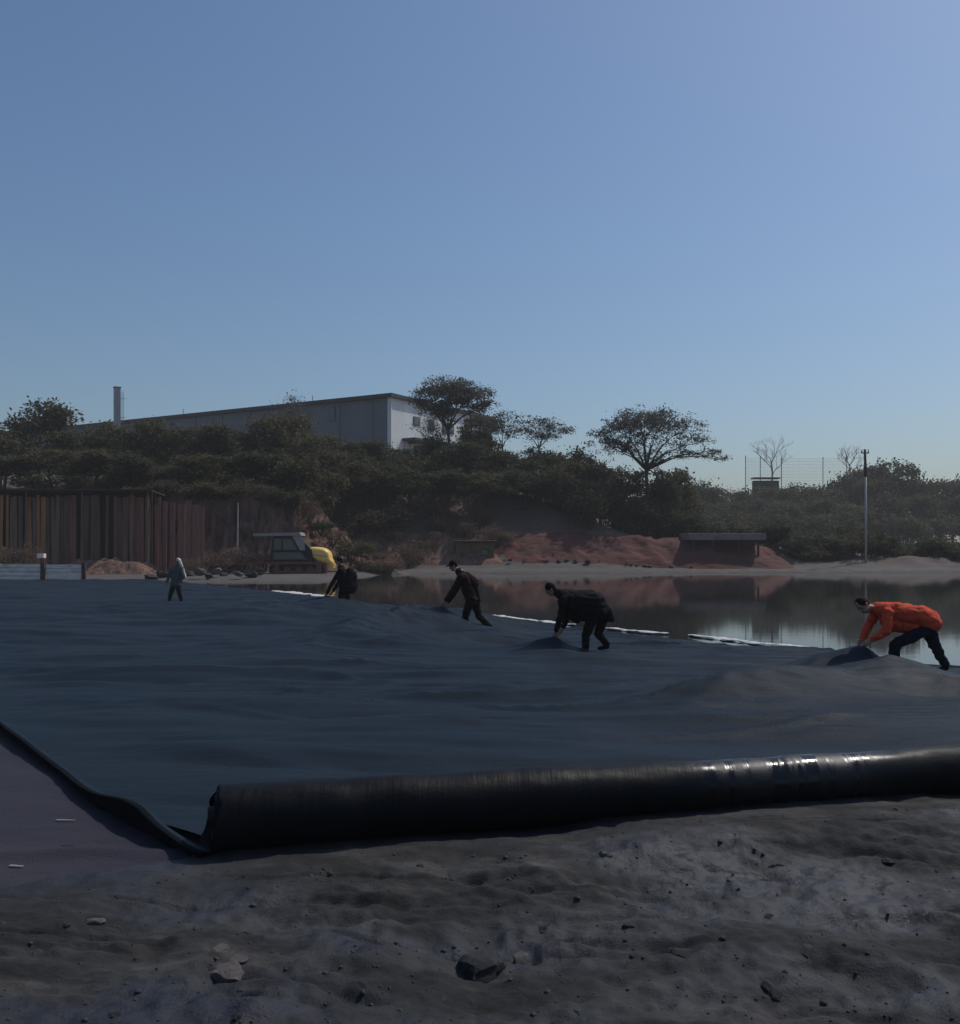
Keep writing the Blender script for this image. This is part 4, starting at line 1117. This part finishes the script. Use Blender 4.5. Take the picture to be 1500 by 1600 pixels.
# ------------------------------------------------------------------ workers
DG = None
def fuse(name, bm, mat, parent, vox, smooth_it=6, wrinkle=0.0, wscale=7.0):
    me = bpy.data.meshes.new(name); bm.to_mesh(me); bm.free()
    o = bpy.data.objects.new(name, me); COL.objects.link(o)
    m = o.modifiers.new('r', 'REMESH'); m.mode = 'VOXEL'; m.voxel_size = vox
    sm = o.modifiers.new('s', 'SMOOTH'); sm.iterations = smooth_it; sm.factor = .5
    dg = bpy.context.evaluated_depsgraph_get(); dg.update()
    nm = bpy.data.meshes.new_from_object(o.evaluated_get(dg))
    bpy.data.objects.remove(o)
    if wrinkle:
        no = [v_.normal.copy() for v_ in nm.vertices]
        for v_, n_ in zip(nm.vertices, no):
            p = v_.co
            w_ = mnoise.noise(Vector((p.x * wscale, p.y * wscale, p.z * wscale * 2.2))) + .5 * mnoise.noise(p * wscale * 3)
            v_.co = p + n_ * (w_ * wrinkle)
    for p in nm.polygons: p.use_smooth = True
    nm.name = name
    nm.materials.clear(); nm.materials.append(mat)
    return link(bpy.data.objects.new(name, nm), parent)

def cap_(bm, a, b, r1, r2):
    a = Vector(a); b = Vector(b)
    add_ball(bm, a, r1, 2); add_ball(bm, b, r2, 2)
    if (b - a).length > 1e-4: add_tube(bm, [a, b], [r1, r2], 14)

def frame(fwd, upv):
    fwd = fwd.normalized(); s_ = upv.cross(fwd).normalized(); upv = fwd.cross(s_).normalized()
    return Matrix((fwd, s_, upv)).transposed().to_4x4(), fwd, s_, upv

def add_hand(bm, wr, dirv, palm, grow=0.0):
    dirv = dirv.normalized(); sd_ = dirv.cross(palm).normalized(); palm = sd_.cross(dirv).normalized()
    pc = wr + dirv * .055
    for q in (-.025, 0, .025): cap_(bm, wr + dirv * .01 + sd_ * q * .6, wr + dirv * .09 + sd_ * q, .019 + grow, .015 + grow)
    for k, (o_, ln) in enumerate(((-.033, .058), (-.011, .072), (.011, .076), (.033, .068))):
        b = wr + dirv * .09 + sd_ * o_
        m1 = b + (dirv * .8 + palm * .5).normalized() * ln * .55
        e = m1 + (dirv * .25 + palm * .95).normalized() * ln * .55
        cap_(bm, b, m1, .0105 + grow, .0095 + grow); cap_(bm, m1, e, .0095 + grow, .008 + grow)
    b = wr + dirv * .03 + sd_ * .035
    m1 = b + (dirv * .6 + sd_ * .75 + palm * .3).normalized() * .045; e = m1 + (dirv * .8 + palm * .6).normalized() * .035
    cap_(bm, b, m1, .014 + grow, .012 + grow); cap_(bm, m1, e, .012 + grow, .009 + grow)

def person(J, face, crown, label, mats, cover='cap', hunch=1.0, wr=.010, open_hem=0.0, origin=None):
    """J: world joints. keys head neck chest waist hip ; shN elN wrN haN (near) ; shF ..; hpN knN anN toN ; hpF .."""
    o = empty('person', origin); inv = Vector(o.location)
    J = {k: Vector(v_) - inv for k, v_ in J.items()}
    tag(o, label, 'person')
    side_ = (J['shN'] - J['shF']).normalized()
    Rm, fw, sd_, upv = frame(face, crown)
    hc = J['head']
    # --- body: one continuous skin
    bm = bmesh.new()
    add_ball(bm, hc + upv * .02, (.094, .076, .108), 3, Rm)
    add_ball(bm, hc + fw * .022 - upv * .06, (.070, .058, .062), 3, Rm)           # jaw
    add_ball(bm, hc + fw * .095 - upv * .015, (.020, .013, .024), 2, Rm)          # nose
    add_ball(bm, hc + fw * .08 + upv * .028, (.018, .050, .012), 2, Rm)           # brow
    for q in (-1, 1): add_ball(bm, hc + sd_ * .076 * q - upv * .005 - fw * .008, (.022, .010, .032), 2, Rm)
    cap_(bm, hc - upv * .06 - fw * .01, J['neck'], .052, .058)
    tw = .11
    sp = [J['neck'], J['chest'], J['waist'], J['hip']]
    rr = [.075, .105, .10, .105]; ww = [.06, .085, .07, .075]
    for k in range(3):
        for q in (-1, 0, 1): cap_(bm, sp[k] + side_ * ww[k] * q, sp[k + 1] + side_ * ww[k + 1] * q, rr[k], rr[k + 1])
    for s_ in 'NF':
        cap_(bm, J['chest'].lerp(J['neck'], .55), J['sh' + s_], .08, .062)
        cap_(bm, J['sh' + s_], J['el' + s_], .055, .042); cap_(bm, J['el' + s_], J['wr' + s_], .042, .028)
        cap_(bm, J['hp' + s_], J['kn' + s_], .088, .056); cap_(bm, J['kn' + s_], J['an' + s_], .056, .038)
        cap_(bm, J['an' + s_] - Vector((0, 0, .03)), J['to' + s_], .035, .028)
        fd = (J['wr' + s_] - J['el' + s_])
        add_hand(bm, J['wr' + s_], fd, (face * .3 + Vector((0, 0, -.2)) + side_ * (-.6 if s_ == 'N' else .6)))
    fuse('body', bm, M['skin'], o, .0075, 4)
    # --- eyes, mouth
    for q in (-1, 1):
        bm = bmesh.new(); add_ball(bm, hc + fw * .083 + sd_ * .031 * q + upv * .008, (.010, .013, .008), 2, Rm); bm_obj('eye', bm, M['hair'], o, True)
    bm = bmesh.new(); add_ball(bm, hc + fw * .088 - upv * .062, (.008, .024, .006), 2, Rm); bm_obj('mouth', bm, M['maroon'], o, True)
    # --- hair or cap
    bm = bmesh.new()
    add_ball(bm, hc + upv * .036 - fw * .014, (.100, .088, .098), 3, Rm); add_ball(bm, hc - fw * .045 + upv * .005, (.062, .076, .088), 3, Rm)
    if cover == 'cap':
        add_ball(bm, hc + fw * .105 + upv * .062, (.065, .070, .014), 3, Rm)
    if cover == 'hood':
        add_ball(bm, hc - fw * .02 - upv * .07, (.095, .105, .11), 3, Rm); add_ball(bm, hc + upv * .10, (.06, .06, .06), 2, Rm)
    fuse({'cap': 'cap', 'hair': 'hair', 'hood': 'hood'}[cover], bm, M[mats['head']], o, .009, 3, .003, 14)
    # --- jacket
    bm = bmesh.new(); g = .022
    rr = [.075, .120, .125, .125]; ww = [.07, .10, .09, .085]
    for k in range(3):
        a = sp[k] if k else sp[0].lerp(sp[1], -.05)
        for q in (-1, 0, 1): cap_(bm, a + side_ * ww[k] * q, sp[k + 1] + side_ * ww[k + 1] * q, rr[k] + g * .6, rr[k + 1] + g)
    bl = (J['waist'] - (J['neck'] + J['hip']) / 2)
    for s_ in 'NF':
        cap_(bm, J['chest'].lerp(J['neck'], .5), J['sh' + s_], .10, .078)
        cap_(bm, J['sh' + s_], J['el' + s_], .078, .066)
        cap_(bm, J['el' + s_], J['el' + s_].lerp(J['wr' + s_], .86), .066, .050)
    fuse('jacket', bm, M[mats['top']], o, .011, 5, wr, 7)
    # --- trousers
    bm = bmesh.new()
    for q in (-1, 0, 1): cap_(bm, J['waist'].lerp(J['hip'], .75) + side_ * .085 * q, J['hip'] + side_ * .08 * q, .125, .128)
    for s_ in 'NF':
        cap_(bm, J['hip'].lerp(J['hp' + s_], .7), J['hp' + s_], .125, .118)
        cap_(bm, J['hp' + s_], J['kn' + s_], .112, .082); cap_(bm, J['kn' + s_], J['kn' + s_].lerp(J['an' + s_], .92), .082, .064)
    fuse('trousers', bm, M[mats['legs']], o, .011, 5, wr, 7)
    for s_ in 'NF':
        bm = bmesh.new()
        cap_(bm, J['an' + s_] - Vector((0, 0, .01)), J['an' + s_] - Vector((0, 0, .045)), .052, .046)
        cap_(bm, J['an' + s_] - Vector((0, 0, .045)), J['to' + s_], .046, .036)
        fuse('shoe', bm, M[mats['shoe']], o, .009, 3)
    return o

def bag(o, parts, mat, name, vox=.012, wr=.01):
    bm = bmesh.new()
    for a, b, r1, r2 in parts: cap_(bm, Vector(a) - o.location, Vector(b) - o.location, r1, r2)
    return fuse(name, bm, M[mat], o, vox, 5, wr, 6)

# worker in orange, right: bent forward, pulling the sheet
D5 = 14.0
def q5(px, py, dd=0.0): return at(px, py, D5) + Vector((0, dd, 0))
J5 = dict(head=q5(1348, 946), neck=q5(1371, 951), chest=q5(1398, 956), waist=q5(1431, 962), hip=q5(1451, 974),
          shN=q5(1379, 956, -.19), elN=q5(1373, 983, -.27), wrN=q5(1353, 999, -.18),
          shF=q5(1377, 958, .19), elF=q5(1367, 982, .24), wrF=q5(1350, 1002, .10),
          hpN=q5(1448, 979, -.09), knN=q5(1394, 1006, -.10), anN=q5(1392, 1048, -.10), toN=q5(1376, 1055, -.10),
          hpF=q5(1455, 979, .09), knF=q5(1464, 1008, .10), anF=q5(1484, 1040, .12), toF=q5(1472, 1050, .12))
P5 = person(J5, Vector((-.62, -.48, -.62)), Vector((-.78, .05, .62)), 'worker in an orange jacket and navy trousers bent over at the right water edge', dict(head='capdark', top='orange', legs='navy', shoe='black'), 'hair', wr=.020, origin=q5(1430, 1048))
# jacket back bulk
bag(P5, [(q5(1390, 961), q5(1425, 965), .17, .18), (q5(1394, 970), q5(1428, 974), .17, .15), (q5(1440, 962), q5(1456, 968), .15, .13)], 'orange', 'jacket_back', .012, .020)

# worker in black, centre right: doubled over
D4 = 17.7
def q4(px, py, dd=0.0): return at(px, py, D4) + Vector((0, dd, 0))
J4 = dict(head=q4(860, 921), neck=q4(873, 927), chest=q4(892, 937), waist=q4(920, 945), hip=q4(937, 957),
          shN=q4(880, 936, -.19), elN=q4(873, 966, -.24), wrN=q4(867, 986, -.20),
          shF=q4(882, 936, .19), elF=q4(890, 962, .24), wrF=q4(880, 984, .2),
          hpN=q4(926, 962, -.10), knN=q4(914, 992, -.12), anN=q4(914, 1016, -.10), toN=q4(902, 1021, -.10),
          hpF=q4(944, 964, .10), knF=q4(936, 990, .12), anF=q4(950, 1008, .14), toF=q4(938, 1014, .14))
P4 = person(J4, Vector((-.75, -.1, -.65)), Vector((-.65, 0, .75)), 'worker dressed all in black doubled over with hands on the liner', dict(head='hair', top='black', legs='black', shoe='black'), 'hair', wr=.012, origin=q4(925, 1020))
bag(P4, [(q4(890, 940), q4(928, 944), .23, .25), (q4(905, 952), q4(930, 955), .22, .22), (q4(930, 945), q4(948, 960), .20, .14), (q4(880, 928), q4(925, 930), .09, .10)], 'black', 'coat', .014, .014)
bag(P4, [(q4(951, 953, -.05), q4(954, 966, -.05), .07, .08)], 'charcoal', 'hip_bag', .012, .008)
bag(P4, [(q4(884, 952), q4(902, 968), .13, .08)], 'maroon', 'shirt_front', .012, .01)

# worker in maroon top
D3 = 22.4
def q3(px, py, dd=0.0): return at(px, py, D3) + Vector((0, dd, 0))
J3 = dict(head=q3(708, 884), neck=q3(718, 894), chest=q3(727, 906), waist=q3(733, 924), hip=q3(738, 938),
          shN=q3(721, 900, -.18), elN=q3(708, 922, -.24), wrN=q3(695, 940, -.18),
          shF=q3(724, 900, .18), elF=q3(711, 924, .24), wrF=q3(699, 943, .12),
          hpN=q3(734, 941, -.09), knN=q3(727, 962, -.12), anN=q3(730, 984, -.12), toN=q3(720, 988, -.12),
          hpF=q3(742, 941, .09), knF=q3(748, 963, .10), anF=q3(768, 982, .10), toF=q3(778, 988, .10))
P3_ = person(J3, Vector((-.85, -.12, -.50)), Vector((-.45, 0, .9)), 'worker in a dark maroon top stooping with both arms stretched down to the left', dict(head='hair', top='maroon', legs='black', shoe='charcoal'), 'cap', wr=.016, origin=q3(738, 986))
bm = bmesh.new(); add_tube(bm, [Vector(q3(716 + 6.4 * math.cos(a), 891 + 1.5 * math.sin(a), .09 * math.sin(a))) - P3_.location for a in np.linspace(0, 6.28, 13)], .016, 6); bm_obj('collar', bm, M['white_cloth'], P3_, True)
bag(P3_, [(q3(728, 903), q3(738, 912), .15, .17)], 'maroon', 'jacket_back', .013, .01)
bag(P3_, [(q3(740, 918), q3(745, 938), .12, .10)], 'black', 'waist_bag', .013, .01)

# walking worker with a pack
D2 = 28.5
def q2(px, py, dd=0.0): return at(px, py, D2) + Vector((0, dd, 0))
J2 = dict(head=q2(530, 877), neck=q2(533, 887), chest=q2(536, 896), waist=q2(538, 911), hip=q2(538, 923),
          shN=q2(533, 891, -.18), elN=q2(521, 911, -.25), wrN=q2(512, 928, -.22),
          shF=q2(534, 891, .18), elF=q2(527, 911, .25), wrF=q2(518, 925, .22),
          hpN=q2(535, 926, -.09), knN=q2(533, 942, -.10), anN=q2(537, 960, -.10), toN=q2(530, 963, -.10),
          hpF=q2(540, 926, .09), knF=q2(543, 943, .10), anF=q2(551, 960, .10), toF=q2(546, 963, .10))
P2 = person(J2, Vector((-.95, -.15, -.25)), Vector((-.22, 0, .97)), 'dark-clothed worker walking left with a bulky dark backpack', dict(head='hair', top='black', legs='black', shoe='black'), 'hair', wr=.012, origin=q2(538, 962))
bag(P2, [(q2(547, 893), q2(549, 918), .14, .19), (q2(552, 897), q2(553, 915), .11, .13)], 'charcoal', 'backpack', .014, .016)
bag(P2, [(q2(534, 896), q2(538, 915), .15, .17)], 'black', 'coat', .014, .012)

# grey worker with white hood, far left
D1 = 34.8
def q1(px, py, dd=0.0): return at(px, py, D1) + Vector((0, dd, 0))
J1 = dict(head=q1(279, 878), neck=q1(279, 885), chest=q1(278, 892), waist=q1(276, 905), hip=q1(275, 913),
          shN=q1(285, 888, -.10), elN=q1(289, 900, -.20), wrN=q1(284, 910, -.22),
          shF=q1(270, 888, .10), elF=q1(264, 899, .05), wrF=q1(262, 910, -.1),
          hpN=q1(279, 914, -.05), knN=q1(282, 927, -.12), anN=q1(284, 938, -.05), toN=q1(281, 942, -.18),
          hpF=q1(271, 914, .05), knF=q1(267, 927, -.02), anF=q1(264, 938, .05), toF=q1(260, 942, -.06))
P1 = person(J1, Vector((-.4, -.85, -.35)), Vector((-.1, -.25, .97)), 'worker in grey with a white head cloth standing on the liner at the far left', dict(head='white_cloth', top='greycl', legs='charcoal', shoe='black'), 'hood', wr=.012, origin=q1(274, 941))
bag(P1, [(q1(281, 883, .05), q1(288, 902, .05), .09, .07)], 'white_cloth', 'shoulder_cloth', .014, .012)

# ------------------------------------------------------------------ thin haze
bm = bmesh.new()
add_box(bm, (0, 540, 13.5), (1410, 1330, 31.0))
hz_ = bm_obj('haze', bm, None); tag(hz_, kind='stuff')
hm = bpy.data.materials.new('haze_air'); hm.use_nodes = True
hm.node_tree.nodes.remove(hm.node_tree.nodes['Principled BSDF'])
pv = hm.node_tree.nodes.new('ShaderNodeVolumePrincipled'); pv.inputs['Color'].default_value = (.86, .82, .78, 1); pv.inputs['Density'].default_value = 0.00065
hm.node_tree.links.new(pv.outputs['Volume'], hm.node_tree.nodes['Material Output'].inputs['Volume'])
hz_.data.materials.append(hm)
